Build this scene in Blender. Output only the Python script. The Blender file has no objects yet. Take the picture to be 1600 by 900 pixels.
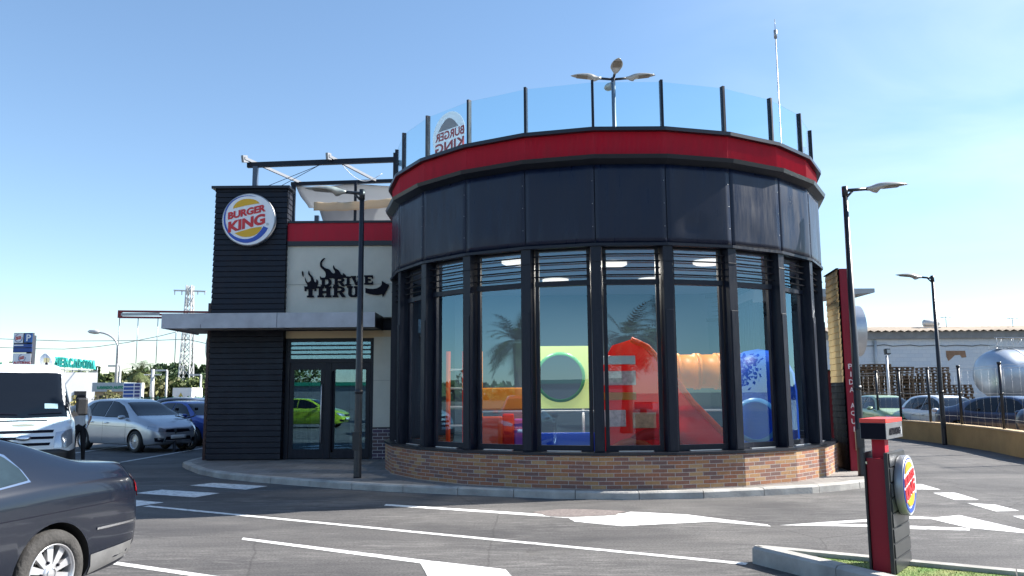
import bpy, bmesh, math, random
import numpy as np
from mathutils import Vector, Matrix
from mathutils.bvhtree import BVHTree
random.seed(7)
PI = math.pi
S = bpy.context.scene
COL = S.collection
# ------------------------------------------------------------------ camera
CH, CT, CR, CF = 1.7, 0.1292, 0.0076, 1258.0
_F = Vector((0, math.cos(CT), math.sin(CT)))
_R0 = Vector((1, 0, 0)); _U0 = _R0.cross(_F)
_R = _R0*math.cos(CR) - _U0*math.sin(CR); _U = _U0*math.cos(CR) + _R0*math.sin(CR)
cd = bpy.data.cameras.new('camera'); cam = bpy.data.objects.new('camera', cd); COL.objects.link(cam)
m = Matrix((_R, _U, -_F)).transposed().to_4x4(); m.translation = Vector((0, 0, CH)); cam.matrix_world = m
cd.sensor_width = 36; cd.lens = 36*CF/1600; cd.clip_end = 3000; cd.clip_start = .05
S.camera = cam
def _ray(x, y): return _F + _R*((x-800)/CF) + _U*((450-y)/CF)
def G(x, y, z=0.0):                      # survey of the photograph: ground point
    d = _ray(x, y); k = (z-CH)/d.z; return Vector((d.x*k, d.y*k, z))
def ZY(x, y, Y):                         # point on the vertical plane Y
    d = _ray(x, y); k = Y/d.y; return Vector((d.x*k, Y, CH+d.z*k))
# ------------------------------------------------------------------ light
SUN_AZ, SUN_EL = 14.0, 37.0
W = bpy.data.worlds.new('World'); S.world = W; W.use_nodes = True
nt = W.node_tree; nt.nodes.clear()
out = nt.nodes.new('ShaderNodeOutputWorld'); bg = nt.nodes.new('ShaderNodeBackground'); sky = nt.nodes.new('ShaderNodeTexSky')
sky.sky_type = 'NISHITA'; sky.sun_disc = False; sky.sun_elevation = math.radians(SUN_EL); sky.sun_rotation = math.radians(90-SUN_AZ)
sky.air_density = 1.0; sky.dust_density = 0.0; sky.ozone_density = 3.5; sky.altitude = 0
bg.inputs[1].default_value = 0.105
# thin cirrus in the sky itself
tc = nt.nodes.new('ShaderNodeTexCoord'); mp = nt.nodes.new('ShaderNodeMapping'); nz = nt.nodes.new('ShaderNodeTexNoise')
mp.inputs['Rotation'].default_value = (0.2, 0.35, 0.5); mp.inputs['Scale'].default_value = (1.2, 2.0, 5)
nz.inputs['Scale'].default_value = 1.4; nz.inputs['Detail'].default_value = 7; nz.inputs['Distortion'].default_value = .5
cr = nt.nodes.new('ShaderNodeValToRGB'); cr.color_ramp.elements[0].position = .42; cr.color_ramp.elements[1].position = .85
cr.color_ramp.elements[1].color = (.5, .5, .5, 1)
sep = nt.nodes.new('ShaderNodeSeparateXYZ'); rgt = nt.nodes.new('ShaderNodeMapRange'); rgt.inputs[1].default_value = .1; rgt.inputs[2].default_value = .6
mul = nt.nodes.new('ShaderNodeMath'); mul.operation = 'MULTIPLY'
mixc = nt.nodes.new('ShaderNodeMixRGB'); mixc.inputs[2].default_value = (5.6, 5.9, 6.3, 1)
L = nt.links.new
L(tc.outputs['Generated'], mp.inputs[0]); L(mp.outputs[0], nz.inputs[0]); L(nz.outputs[0], cr.inputs[0])
L(tc.outputs['Generated'], sep.inputs[0]); L(sep.outputs[0], rgt.inputs[0]); L(cr.outputs[0], mul.inputs[0]); L(rgt.outputs[0], mul.inputs[1])
gm = nt.nodes.new('ShaderNodeGamma'); gm.inputs[1].default_value = .85; hs = nt.nodes.new('ShaderNodeHueSaturation'); hs.inputs['Saturation'].default_value = 1.06; L(sky.outputs[0], hs.inputs['Color']); L(hs.outputs[0], gm.inputs[0])
L(mul.outputs[0], mixc.inputs[0]); L(gm.outputs[0], mixc.inputs[1]); L(mixc.outputs[0], bg.inputs[0]); L(bg.outputs[0], out.inputs[0])
sd = bpy.data.lights.new('sun', 'SUN'); sd.energy = 5.0; sd.angle = math.radians(.5); sd.color = (1, .95, .87)
sun = bpy.data.objects.new('sun', sd); COL.objects.link(sun)
sv = Vector((math.cos(math.radians(SUN_AZ))*math.cos(math.radians(SUN_EL)), math.sin(math.radians(SUN_AZ))*math.cos(math.radians(SUN_EL)), math.sin(math.radians(SUN_EL))))
sun.rotation_euler = sv.to_track_quat('Z', 'Y').to_euler(); sun.location = (30, 5, 30)
S.view_settings.view_transform = 'Standard'; S.view_settings.look = 'None'; S.view_settings.exposure = 1.4; S.view_settings.gamma = 1
S.view_settings.use_curve_mapping = False
S.render.engine = 'CYCLES'
S.cycles.transparent_max_bounces = 16; S.cycles.max_bounces = 7; S.cycles.glossy_bounces = 4
# ------------------------------------------------------------------ materials
MATS = {}
def mat(name, col, rough=.6, metal=0, var=.0, vscale=3., bump=0., bscale=40., coat=0., spec=.5, col2=None, trans=0, emit=0, detail=6):
    if name in MATS: return MATS[name]
    M = bpy.data.materials.new(name); M.use_nodes = True; MATS[name] = M
    n = M.node_tree; b = n.nodes['Principled BSDF']
    b.inputs['Base Color'].default_value = (*col, 1); b.inputs['Roughness'].default_value = rough; b.inputs['Metallic'].default_value = metal
    b.inputs['Coat Weight'].default_value = coat; b.inputs['Coat Roughness'].default_value = .05; b.inputs['Specular IOR Level'].default_value = spec
    b.inputs['Transmission Weight'].default_value = trans
    if emit: b.inputs['Emission Color'].default_value = (*col, 1); b.inputs['Emission Strength'].default_value = emit
    t = n.nodes.new('ShaderNodeTexCoord')
    if var > 0 or col2:
        z = n.nodes.new('ShaderNodeTexNoise'); z.inputs['Scale'].default_value = vscale; z.inputs['Detail'].default_value = detail; z.inputs['Roughness'].default_value = .62
        r = n.nodes.new('ShaderNodeValToRGB'); r.color_ramp.elements[0].position = .3; r.color_ramp.elements[1].position = .7
        c2 = col2 or tuple(min(1, c*(1+var)) for c in col); c1 = col if col2 else tuple(c*(1-var) for c in col)
        r.color_ramp.elements[0].color = (*c1, 1); r.color_ramp.elements[1].color = (*c2, 1)
        n.links.new(t.outputs['Object'], z.inputs[0]); n.links.new(z.outputs[0], r.inputs[0]); n.links.new(r.outputs[0], b.inputs['Base Color'])
    if bump > 0:
        z = n.nodes.new('ShaderNodeTexNoise'); z.inputs['Scale'].default_value = bscale; z.inputs['Detail'].default_value = 4
        bp = n.nodes.new('ShaderNodeBump'); bp.inputs['Strength'].default_value = bump; bp.inputs['Distance'].default_value = .02
        n.links.new(t.outputs['Object'], z.inputs[0]); n.links.new(z.outputs[0], bp.inputs['Height']); n.links.new(bp.outputs[0], b.inputs['Normal'])
    return M
def glass(name, tint, refl, ior=1.5, rough=0.0, rcol=(1, 1, 1)):
    if name in MATS: return MATS[name]
    M = bpy.data.materials.new(name); M.use_nodes = True; MATS[name] = M; n = M.node_tree; n.nodes.clear()
    o = n.nodes.new('ShaderNodeOutputMaterial'); t = n.nodes.new('ShaderNodeBsdfTransparent'); g = n.nodes.new('ShaderNodeBsdfGlossy')
    t.inputs[0].default_value = (*tint, 1); g.inputs['Roughness'].default_value = rough; g.inputs[0].default_value = (*rcol, 1)
    f = n.nodes.new('ShaderNodeLayerWeight'); f.inputs[0].default_value = .5
    pw = n.nodes.new('ShaderNodeMath'); pw.operation = 'POWER'; pw.inputs[1].default_value = ior
    a = n.nodes.new('ShaderNodeMath'); a.operation = 'MULTIPLY_ADD'; a.use_clamp = True; a.inputs[1].default_value = 1-refl; a.inputs[2].default_value = refl
    x = n.nodes.new('ShaderNodeMixShader')
    n.links.new(f.outputs[1], pw.inputs[0]); n.links.new(pw.outputs[0], a.inputs[0]); n.links.new(a.outputs[0], x.inputs[0]); n.links.new(t.outputs[0], x.inputs[1]); n.links.new(g.outputs[0], x.inputs[2]); n.links.new(x.outputs[0], o.inputs[0])
    return M
M_navy = mat('dark painted aluminium', (.005, .008, .019), .36, 0, .18, 2.5, .05, 3, spec=.28)
M_panel = mat('dark composite panel', (.005, .010, .030), .30, .0, .15, 1.2, .10, 1.3, spec=.30)
M_slat = mat('dark siding', (.006, .009, .019), .42, 0, .35, 2.2, .1, 6, spec=.28)
M_louv = mat('louvre black', (.006, .007, .012), .45, spec=.2)
M_red = mat('crimson metal', (.46, .008, .028), .45, 0, .08, 2, spec=.25)
M_cap = mat('dark coping', (.014, .017, .026), .35, .3)
def streaks(M, lo, hi, sc=(3, 3, .35), col=None):
    n = M.node_tree; b = n.nodes['Principled BSDF']; t = n.nodes.new('ShaderNodeTexCoord'); m_ = n.nodes.new('ShaderNodeMapping'); m_.inputs['Scale'].default_value = sc
    z = n.nodes.new('ShaderNodeTexNoise'); z.inputs['Scale'].default_value = 2.2; z.inputs['Detail'].default_value = 8; z.inputs['Roughness'].default_value = .7; r_ = n.nodes.new('ShaderNodeMapRange'); r_.inputs[1].default_value = .3; r_.inputs[2].default_value = .72; r_.inputs[3].default_value = lo; r_.inputs[4].default_value = hi
    Lk = n.links.new; Lk(t.outputs['Object'], m_.inputs[0]); Lk(m_.outputs[0], z.inputs[0]); Lk(z.outputs[0], r_.inputs[0]); Lk(r_.outputs[0], b.inputs['Roughness'])
    if col:
        base = tuple(b.inputs['Base Color'].default_value)[:3]; rr = n.nodes.new('ShaderNodeValToRGB'); rr.color_ramp.elements[0].position = .45; rr.color_ramp.elements[1].position = .85; rr.color_ramp.elements[0].color = (*base, 1); rr.color_ramp.elements[1].color = (*col, 1)
        Lk(z.outputs[0], rr.inputs[0]); Lk(rr.outputs[0], b.inputs['Base Color'])
streaks(M_panel, .20, .55, col=(.016, .021, .036)); streaks(M_navy, .25, .6, (6, 6, .8), (.022, .026, .036)); streaks(M_slat, .3, .7, (2, 2, 1.2), (.024, .025, .032)); streaks(M_red, .35, .7, (4, 4, .5), (.36, .03, .045))
M_white = mat('white enamel', (.8, .8, .8), .4, 0, .04, 2)
M_render = mat('pale wall render', (.60, .58, .50), .8, 0, .07, 2.2, .15, 60)
M_cream = mat('cream lintel', (.62, .47, .28), .7)
M_black = mat('black rubber', (.015, .015, .016), .6)
M_asph_dark = mat('black plastic', (.022, .022, .024), .5, 0, .2, 6)
M_lampm = mat('lamp grey paint', (.42, .40, .36), .35, .3)
M_pole = mat('black post paint', (.016, .018, .024), .38, 0, .2, 8)
M_grey = mat('grey metal', (.33, .34, .36), .4, .6, .1, 4)
M_alu = mat('brushed aluminium', (.55, .57, .6), .35, .8, .08, 5)
M_galv = mat('galvanised steel', (.5, .5, .5), .5, .4, .1, 2)
M_canopy = mat('brushed canopy metal', (.36, .37, .42), .42, .35, .22, 1.6)
M_soffit = mat('canopy soffit', (.30, .27, .24), .6, 0, .1, 3)
M_blue = mat('logo blue', (.02, .08, .42), .4)
M_yel = mat('logo yellow', (.72, .40, .01), .4)
M_lred = mat('logo red', (.60, .02, .03), .4)
M_lwhite = mat('logo white', (.82, .83, .86), .35)
M_ink = mat('ink black', (.005, .005, .012), .6, spec=.12)
M_wood = mat('weathered pallet wood', (.17, .115, .07), .85, 0, .35, 5)
M_chrome = mat('chrome', (.75, .76, .78), .15, 1)
M_tyre = mat('tyre rubber', (.03, .03, .031), .8, 0, .3, 9, .3, 30)
M_dusty = mat('dusty tyre rubber', (.042, .040, .039), .9, 0, .35, 9, .5, 40)
M_rim = mat('alloy rim', (.62, .62, .64), .3, .7)
M_lens = mat('headlamp lens', (.42, .45, .5), .12, .5, coat=1)
M_tail = mat('tail lamp red', (.55, .01, .015), .15, 0, coat=1)
M_plate = mat('number plate', (.75, .76, .76), .4)
M_cglass = mat('car window glass', (.006, .008, .012), .04, 0, spec=.45)
M_teal = mat('pale car window glass', (.022, .036, .045), .03, 0, .3, 3, spec=.6)
M_frit = mat('window rubber', (.01, .01, .012), .4)
G_shop = glass('shop glass', (.95, .97, .98), .15, 4.0, rcol=(.46, .80, 1))
G_rail = glass('railing glass', (.86, .96, .985), .03, 4)
M_ring = mat('light wall inside', (.35, .36, .36), .8)
# brick
def film(name, col, k=.55):
    M = mat(name, col, .45); n = M.node_tree; b = n.nodes['Principled BSDF']; o = n.nodes['Material Output']; t = n.nodes.new('ShaderNodeBsdfTranslucent'); t.inputs[0].default_value = (*col, 1)
    x = n.nodes.new('ShaderNodeMixShader'); x.inputs[0].default_value = k; n.links.new(b.outputs[0], x.inputs[1]); n.links.new(t.outputs[0], x.inputs[2]); n.links.new(x.outputs[0], o.inputs[0]); return M
def brick_mat(name, cols, mortar, scale_w=.25, scale_h=.064, uv=True, msize=.010):
    M = bpy.data.materials.new(name); M.use_nodes = True; n = M.node_tree; b = n.nodes['Principled BSDF']; b.inputs['Roughness'].default_value = .8
    t = n.nodes.new('ShaderNodeTexCoord'); k = n.nodes.new('ShaderNodeTexBrick'); k.offset = .5
    k.inputs['Color1'].default_value = (0, 0, 0, 1); k.inputs['Color2'].default_value = (1, 1, 1, 1); k.inputs['Mortar'].default_value = (.5, .5, .5, 1)
    k.inputs['Scale'].default_value = 1; k.inputs['Mortar Size'].default_value = msize*.5; k.inputs['Mortar Smooth'].default_value = .1
    k.inputs['Brick Width'].default_value = scale_w; k.inputs['Row Height'].default_value = scale_h; k.inputs['Bias'].default_value = 0
    r = n.nodes.new('ShaderNodeValToRGB'); r.color_ramp.interpolation = 'CONSTANT'; e = r.color_ramp.elements
    while len(e) < len(cols): e.new(.5)
    for i, c in enumerate(cols): e[i].position = i/len(cols); e[i].color = (*c, 1)
    x = n.nodes.new('ShaderNodeMixRGB'); x.inputs[2].default_value = (*mortar, 1)
    z = n.nodes.new('ShaderNodeTexNoise'); z.inputs['Scale'].default_value = 35; z2 = n.nodes.new('ShaderNodeMixRGB'); z2.blend_type = 'MULTIPLY'; z2.inputs[0].default_value = .45
    bp = n.nodes.new('ShaderNodeBump'); bp.invert = True; bp.inputs['Strength'].default_value = .6; bp.inputs['Distance'].default_value = .01
    Lk = n.links.new; Lk(t.outputs['UV' if uv else 'Object'], k.inputs[0]); Lk(k.outputs['Color'], r.inputs[0]); Lk(r.outputs[0], x.inputs[1]); Lk(k.outputs['Fac'], x.inputs[0])
    Lk(t.outputs['Object'], z.inputs[0]); Lk(x.outputs[0], z2.inputs[1]); Lk(z.outputs[0], z2.inputs[2]); Lk(z2.outputs[0], b.inputs['Base Color'])
    Lk(k.outputs['Fac'], bp.inputs['Height']); Lk(bp.outputs[0], b.inputs['Normal'])
    return M
M_brick = brick_mat('multi coloured brick', [(.38, .15, .08), (.27, .13, .10), (.46, .25, .11), (.38, .16, .08), (.22, .12, .10), (.42, .20, .09), (.31, .14, .09), (.48, .29, .14)], (.50, .46, .42))
M_block = brick_mat('white painted blockwork', [(.84, .85, .87), (.88, .88, .88), (.80, .82, .85), (.86, .86, .87)], (.66, .68, .72), .5, .25, True, .012)
# ------------------------------------------------------------------ mesh helper
class MB:
    def __init__(s): s.v = []; s.f = []; s.uv = {}; s.mi = []; s.sm = []
    def add(s, vs, fs, smooth=False, mi=0, uvs=None):
        o = len(s.v); s.v += [Vector(p) for p in vs]
        for i, f in enumerate(fs):
            s.f.append([o+a for a in f]); s.sm.append(smooth); s.mi.append(mi)
            if uvs: s.uv[len(s.f)-1] = uvs[i]
        return s
    def box(s, x0, x1, y0, y1, z0, z1, mi=0):
        return s.add([(x0, y0, z0), (x1, y0, z0), (x1, y1, z0), (x0, y1, z0), (x0, y0, z1), (x1, y0, z1), (x1, y1, z1), (x0, y1, z1)],
                     [(0, 3, 2, 1), (4, 5, 6, 7), (0, 1, 5, 4), (1, 2, 6, 5), (2, 3, 7, 6), (3, 0, 4, 7)], mi=mi)
    def obox(s, c, r, u, n, a, b, d, mi=0):      # centre, axes, full sizes
        c, r, u, n = Vector(c), Vector(r).normalized(), Vector(u).normalized(), Vector(n).normalized()
        P = [c + r*(i*a/2) + n*(k*d/2) + u*(j*b/2) for j in (-1, 1) for i, k in ((-1, -1), (1, -1), (1, 1), (-1, 1))]
        return s.add(P, [(0, 3, 2, 1), (4, 5, 6, 7), (0, 1, 5, 4), (1, 2, 6, 5), (2, 3, 7, 6), (3, 0, 4, 7)], mi=mi)
    def bar(s, p0, p1, w, h, up=(0, 0, 1)):
        p0, p1 = Vector(p0), Vector(p1); d = (p1-p0); r = d.normalized(); n = r.cross(Vector(up))
        if n.length < 1e-4: n = r.cross(Vector((0, 1, 0)))
        n.normalize(); u = n.cross(r)
        return s.obox((p0+p1)/2, r, u, n, d.length, h, w)
    def tube(s, pts, rad, n=8, cap=True):
        pts = [Vector(p) for p in pts]; R = rad if isinstance(rad, (list, tuple)) else [rad]*len(pts)
        o = []; pr = None
        for i, p in enumerate(pts):
            t = (pts[min(i+1, len(pts)-1)] - pts[max(i-1, 0)]).normalized()
            a = pr if pr is not None else (Vector((0, 0, 1)) if abs(t.z) < .9 else Vector((1, 0, 0)))
            x = (a - t*a.dot(t)).normalized(); y = t.cross(x); pr = x
            o += [p + (x*math.cos(2*PI*k/n)+y*math.sin(2*PI*k/n))*R[i] for k in range(n)]
        fs = [(i*n+k, i*n+(k+1) % n, (i+1)*n+(k+1) % n, (i+1)*n+k) for i in range(len(pts)-1) for k in range(n)]
        if cap: fs += [tuple(range(n))[::-1], tuple((len(pts)-1)*n+k for k in range(n))]
        return s.add(o, fs, True)
    def lathe(s, o, ax, prof, n=24, smooth=True):   # profile (r, along axis)
        o, ax = Vector(o), Vector(ax).normalized(); a = Vector((0, 0, 1)) if abs(ax.z) < .9 else Vector((1, 0, 0))
        x = (a-ax*a.dot(ax)).normalized(); y = ax.cross(x); v = []
        for r, h in prof: v += [o+ax*h+(x*math.cos(2*PI*k/n)+y*math.sin(2*PI*k/n))*max(r, 1e-4) for k in range(n)]
        fs = [(i*n+k, i*n+(k+1) % n, (i+1)*n+(k+1) % n, (i+1)*n+k) for i in range(len(prof)-1) for k in range(n)]
        return s.add(v, fs, smooth)
    def prism(s, poly, nrm):                         # planar polygon of 3D points extruded by vector
        P = [Vector(p) for p in poly]; nrm = Vector(nrm); n = len(P)
        return s.add(P+[p+nrm for p in P], [tuple(range(n))[::-1], tuple(range(n, 2*n))]+[(i, (i+1) % n, n+(i+1) % n, n+i) for i in range(n)])
    def build(s, name, material, parent=None, bevel=0, world=True, autosm=False):
        me = bpy.data.meshes.new(name); off = parent_loc(parent) if (parent is not None and world) else Vector((0, 0, 0))
        me.from_pydata([p-off for p in s.v], [], s.f)
        ms = material if isinstance(material, (list, tuple)) else [material]
        for q in ms: me.materials.append(q)
        me.polygons.foreach_set('use_smooth', s.sm); me.polygons.foreach_set('material_index', s.mi)
        if s.uv:
            ul = me.uv_layers.new(name='UVMap')
            for pi, uv in s.uv.items():
                for li, q in zip(me.polygons[pi].loop_indices, uv): ul.data[li].uv = q
        bm = bmesh.new(); bm.from_mesh(me); bmesh.ops.recalc_face_normals(bm, faces=bm.faces); bm.to_mesh(me); bm.free()
        me.update()
        o = bpy.data.objects.new(name, me); COL.objects.link(o)
        if parent is not None: o.parent = parent
        if bevel:
            b = o.modifiers.new('bevel', 'BEVEL'); b.width = bevel; b.segments = 2; b.limit_method = 'ANGLE'
        return o
def parent_loc(o):
    v = Vector((0, 0, 0))
    while o is not None: v += o.location; o = o.parent
    return v
def tag(o, label, cat, group=None, kind=None):
    if label: o['label'] = label
    if cat: o['category'] = cat
    if group: o['group'] = group
    if kind: o['kind'] = kind
    return o
def thing(name, label, cat, loc=(0, 0, 0), group=None):
    o = bpy.data.objects.new(name, None); COL.objects.link(o); o.location = loc; o.empty_display_size = .2
    return tag(o, label, cat, group)
KIDS = {}
def dup(root, loc, rz=0, label=None, group=None):
    def rec(o, par):
        c = o.copy(); COL.objects.link(c); c.parent = par
        for ch in [x for x in COL.objects if x.parent == o]: rec(ch, c)
        return c
    r = rec(root, None); r.location = loc; r.rotation_euler = (0, 0, rz)
    if label: r['label'] = label
    if group: r['group'] = group
    return r
def text_mb(body, o, r, u, n, width, height, depth=.01, bold=.02, shear=0, spacing=1.0):
    """text mesh fitted to width x height with its lower left corner at o"""
    cu = bpy.data.curves.new('t', 'FONT'); cu.body = body; cu.offset = bold; cu.space_character = spacing; cu.resolution_u = 4
    ob = bpy.data.objects.new('t', cu); COL.objects.link(ob)
    dg = bpy.context.evaluated_depsgraph_get(); me = bpy.data.meshes.new_from_object(ob.evaluated_get(dg))
    vs = [v.co.copy() for v in me.vertices]; fs = [tuple(p.vertices) for p in me.polygons]
    bpy.data.objects.remove(ob); bpy.data.curves.remove(cu); bpy.data.meshes.remove(me)
    x0 = min(v.x for v in vs); x1 = max(v.x for v in vs); y0 = min(v.y for v in vs); y1 = max(v.y for v in vs)
    o, r, u, n = Vector(o), Vector(r).normalized(), Vector(u).normalized(), Vector(n).normalized()
    def mpf(v, d):
        a = (v.x-x0)/(x1-x0)*width; b = (v.y-y0)/(y1-y0)*height; return o+r*(a+shear*b)+u*b+n*d
    N = len(vs); mb = MB()
    # boundary edges -> sides
    cnt = {}
    for f in fs:
        for i in range(len(f)):
            a, b = f[i], f[(i+1) % len(f)]; cnt.setdefault((min(a, b), max(a, b)), []).append((a, b))
    side = [(a, b, N+b, N+a) for k, l in cnt.items() if len(l) == 1 for a, b in l]
    mb.add([mpf(v, 0) for v in vs]+[mpf(v, depth) for v in vs], [tuple(N+i for i in f) for f in fs]+side)
    return mb
# ------------------------------------------------------------------ ground
def asphalt():
    M = bpy.data.materials.new('asphalt'); M.use_nodes = True; n = M.node_tree; b = n.nodes['Principled BSDF']; b.inputs['Roughness'].default_value = .8; b.inputs['Specular IOR Level'].default_value = .35
    t = n.nodes.new('ShaderNodeTexCoord'); Lk = n.links.new
    def noise(s, sc=(1, 1, 1), rot=0, det=6, dist=0):
        mm = n.nodes.new('ShaderNodeMapping'); mm.inputs['Scale'].default_value = sc; mm.inputs['Rotation'].default_value = (0, 0, rot)
        z = n.nodes.new('ShaderNodeTexNoise'); z.inputs['Scale'].default_value = s; z.inputs['Detail'].default_value = det; z.inputs['Distortion'].default_value = dist; z.inputs['Roughness'].default_value = .65
        Lk(t.outputs['Object'], mm.inputs[0]); Lk(mm.outputs[0], z.inputs[0]); return z
    def ramp(z, a, b_, c0, c1):
        r = n.nodes.new('ShaderNodeValToRGB'); r.color_ramp.elements[0].position = a; r.color_ramp.elements[1].position = b_
        r.color_ramp.elements[0].color = (*c0, 1); r.color_ramp.elements[1].color = (*c1, 1); Lk(z.outputs[0], r.inputs[0]); return r
    big = ramp(noise(.32, (1, 2.2, 1), .2, 5, .6), .35, .68, (.058, .056, .058), (.125, .119, .115))
    swirl = ramp(noise(2.0, (.5, 2.8, 1), .12, 10, 2.6), .47, .68, (0, 0, 0), (1, 1, 1))
    mx = n.nodes.new('ShaderNodeMixRGB'); mx.inputs[2].default_value = (.235, .226, .215, 1)
    msk = n.nodes.new('ShaderNodeMath'); msk.operation = 'MULTIPLY'
    big2 = ramp(noise(.22, (1, 2, 1), .1, 3), .42, .62, (0.1, 0.1, 0.1), (.8, .8, .8))
    Lk(swirl.outputs[0], msk.inputs[0]); Lk(big2.outputs[0], msk.inputs[1]); Lk(msk.outputs[0], mx.inputs[0]); Lk(big.outputs[0], mx.inputs[1])
    gr = ramp(noise(38, det=9), .30, .72, (.45, .45, .45), (1.5, 1.5, 1.5)); mu = n.nodes.new('ShaderNodeMixRGB'); mu.blend_type = 'MULTIPLY'; mu.inputs[0].default_value = .9
    Lk(mx.outputs[0], mu.inputs[1]); Lk(gr.outputs[0], mu.inputs[2])
    st_ = ramp(noise(.9, det=8, dist=.6), .60, .74, (1, 1, 1), (.60, .59, .58)); mu2 = n.nodes.new('ShaderNodeMixRGB'); mu2.blend_type = 'MULTIPLY'; mu2.inputs[0].default_value = 1; Lk(mu.outputs[0], mu2.inputs[1]); Lk(st_.outputs[0], mu2.inputs[2]); mu = mu2
    # thin cracks / scratches
    vo = n.nodes.new('ShaderNodeTexVoronoi'); vo.feature = 'DISTANCE_TO_EDGE'; vo.inputs['Scale'].default_value = .28
    nd = noise(1.2, det=5); vm = n.nodes.new('ShaderNodeMixRGB'); vm.inputs[0].default_value = .12; Lk(t.outputs['Object'], vm.inputs[1]); Lk(nd.outputs['Color'], vm.inputs[2]); Lk(vm.outputs[0], vo.inputs[0])
    vr = n.nodes.new('ShaderNodeValToRGB'); vr.color_ramp.elements[0].position = .0; vr.color_ramp.elements[1].position = .004; vr.color_ramp.elements[0].color = (.45, .45, .45, 1); vr.color_ramp.elements[1].color = (1, 1, 1, 1)
    Lk(vo.outputs[0], vr.inputs[0]); m3 = n.nodes.new('ShaderNodeMixRGB'); m3.blend_type = 'MULTIPLY'; m3.inputs[0].default_value = .6; Lk(mu.outputs[0], m3.inputs[1]); Lk(vr.outputs[0], m3.inputs[2])
    Lk(m3.outputs[0], b.inputs['Base Color'])
    bp = n.nodes.new('ShaderNodeBump'); bp.inputs['Strength'].default_value = .5; bp.inputs['Distance'].default_value = .01; Lk(noise(160, det=3).outputs[0], bp.inputs['Height']); Lk(bp.outputs[0], b.inputs['Normal'])
    return M
M_asph = asphalt()
M_earth = mat('dry earth', (.20, .17, .12), .95, 0, .3, .05, .2, 3)
mb = MB(); mb.add([(-900, -700, -.02), (900, -700, -.02), (900, 1800, -.02), (-900, 1800, -.02)], [(0, 1, 2, 3)])
tag(mb.build('ground', M_earth), None, None, kind='structure')
mb = MB(); mb.add([(-70, -60, 0), (60, -60, 0), (60, 75, 0), (-70, 75, 0)], [(0, 1, 2, 3)])
tag(mb.build('asphalt_car_park', M_asph), None, None, kind='structure')
def paint_mat():
    M = mat('road paint', (.72, .72, .70), .7, 0, .0, 3)
    n = M.node_tree; b = n.nodes['Principled BSDF']; t = n.nodes.new('ShaderNodeTexCoord'); z = n.nodes.new('ShaderNodeTexNoise'); z.inputs['Scale'].default_value = 9; z.inputs['Detail'].default_value = 10; z.inputs['Roughness'].default_value = .75
    r = n.nodes.new('ShaderNodeValToRGB'); r.color_ramp.elements[0].position = .36; r.color_ramp.elements[0].color = (.28, .27, .26, 1); r.color_ramp.elements[1].position = .52; r.color_ramp.elements[1].color = (.74, .74, .72, 1)
    n.links.new(t.outputs['Object'], z.inputs[0]); n.links.new(z.outputs[0], r.inputs[0]); n.links.new(r.outputs[0], b.inputs['Base Color']); return M
M_paint = paint_mat()
mk = MB()
def mpoly(pts): mk.add([G(x, y, .004) for x, y in pts], [tuple(range(len(pts)))])
def mline(a, b, w=.11, z=.004):
    a, b = G(*a, z), G(*b, z); d = (b-a).normalized(); n = Vector((-d.y, d.x, 0))*w/2; mk.add([a-n, b-n, b+n, a+n], [(0, 1, 2, 3)])
mline((228, 790.5), (1167, 881), .11)
mpoly([(380, 840), (377, 843), (657, 880), (676, 915), (812, 915), (790, 889.5), (660, 874.5)])
mpoly([(603, 787.5), (600, 790), (888, 809.5), (898, 815), (972, 822), (1112, 815), (1205, 822.5), (1199, 819.5), (1117, 809.5), (1075, 804), (985, 799.5), (975, 802), (905, 805.5), (880, 805)])
mpoly([(1218, 820.6), (1359, 810.8), (1426, 806.3), (1460, 808.5), (1455, 811), (1426, 810), (1359, 814.8), (1300, 818)])
mpoly([(1218, 820.6), (1300, 818.4), (1359, 819.2), (1424, 821.5), (1515, 825), (1515, 829), (1424, 826.5), (1359, 823)])
mpoly([(1460, 808.5), (1499, 804.7), (1680, 846), (1600, 833), (1515, 825), (1455, 811)])
mpoly([(296, 758.5), (332, 754.5), (418, 759.5), (384, 765)]); mpoly([(211, 770.5), (253, 765), (343, 770.5), (305, 777)]); mpoly([(150, 779), (209, 781), (256, 785), (213, 791), (140, 793)])
mpoly([(1425, 756.5), (1440, 756.5), (1470, 765), (1425, 764.5)]); mpoly([(1458, 770), (1492, 769.5), (1530, 781), (1492, 781)]); mpoly([(1511, 786), (1556, 788.5), (1593, 798), (1556, 799)]); mpoly([(1582, 806), (1600, 806), (1680, 820), (1620, 818)])
mline((120, 871), (340, 903), .11); mline((184, 723), (318, 700), .12); mline((60, 716), (240, 690), .1)
mline((90, 748), (190, 722), .1)
mm = mk.build('road_markings', M_paint); tag(mm, None, None, kind='structure')
# manhole-like rough gravel patch
M_rough = mat('rough patch', (.19, .16, .15), .95, 0, .45, 30, .9, 60)
mb = MB(); c = G(905, 801, .008)
mb.add([c+Vector((math.cos(a)*.62*(1+.1*math.sin(5*a)), math.sin(a)*.36*(1+.12*math.cos(3*a)), 0)) for a in [2*PI*i/28 for i in range(28)]], [tuple(range(28))])
tag(mb.build('gravel_patch', M_rough), None, None, kind='structure')
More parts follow.
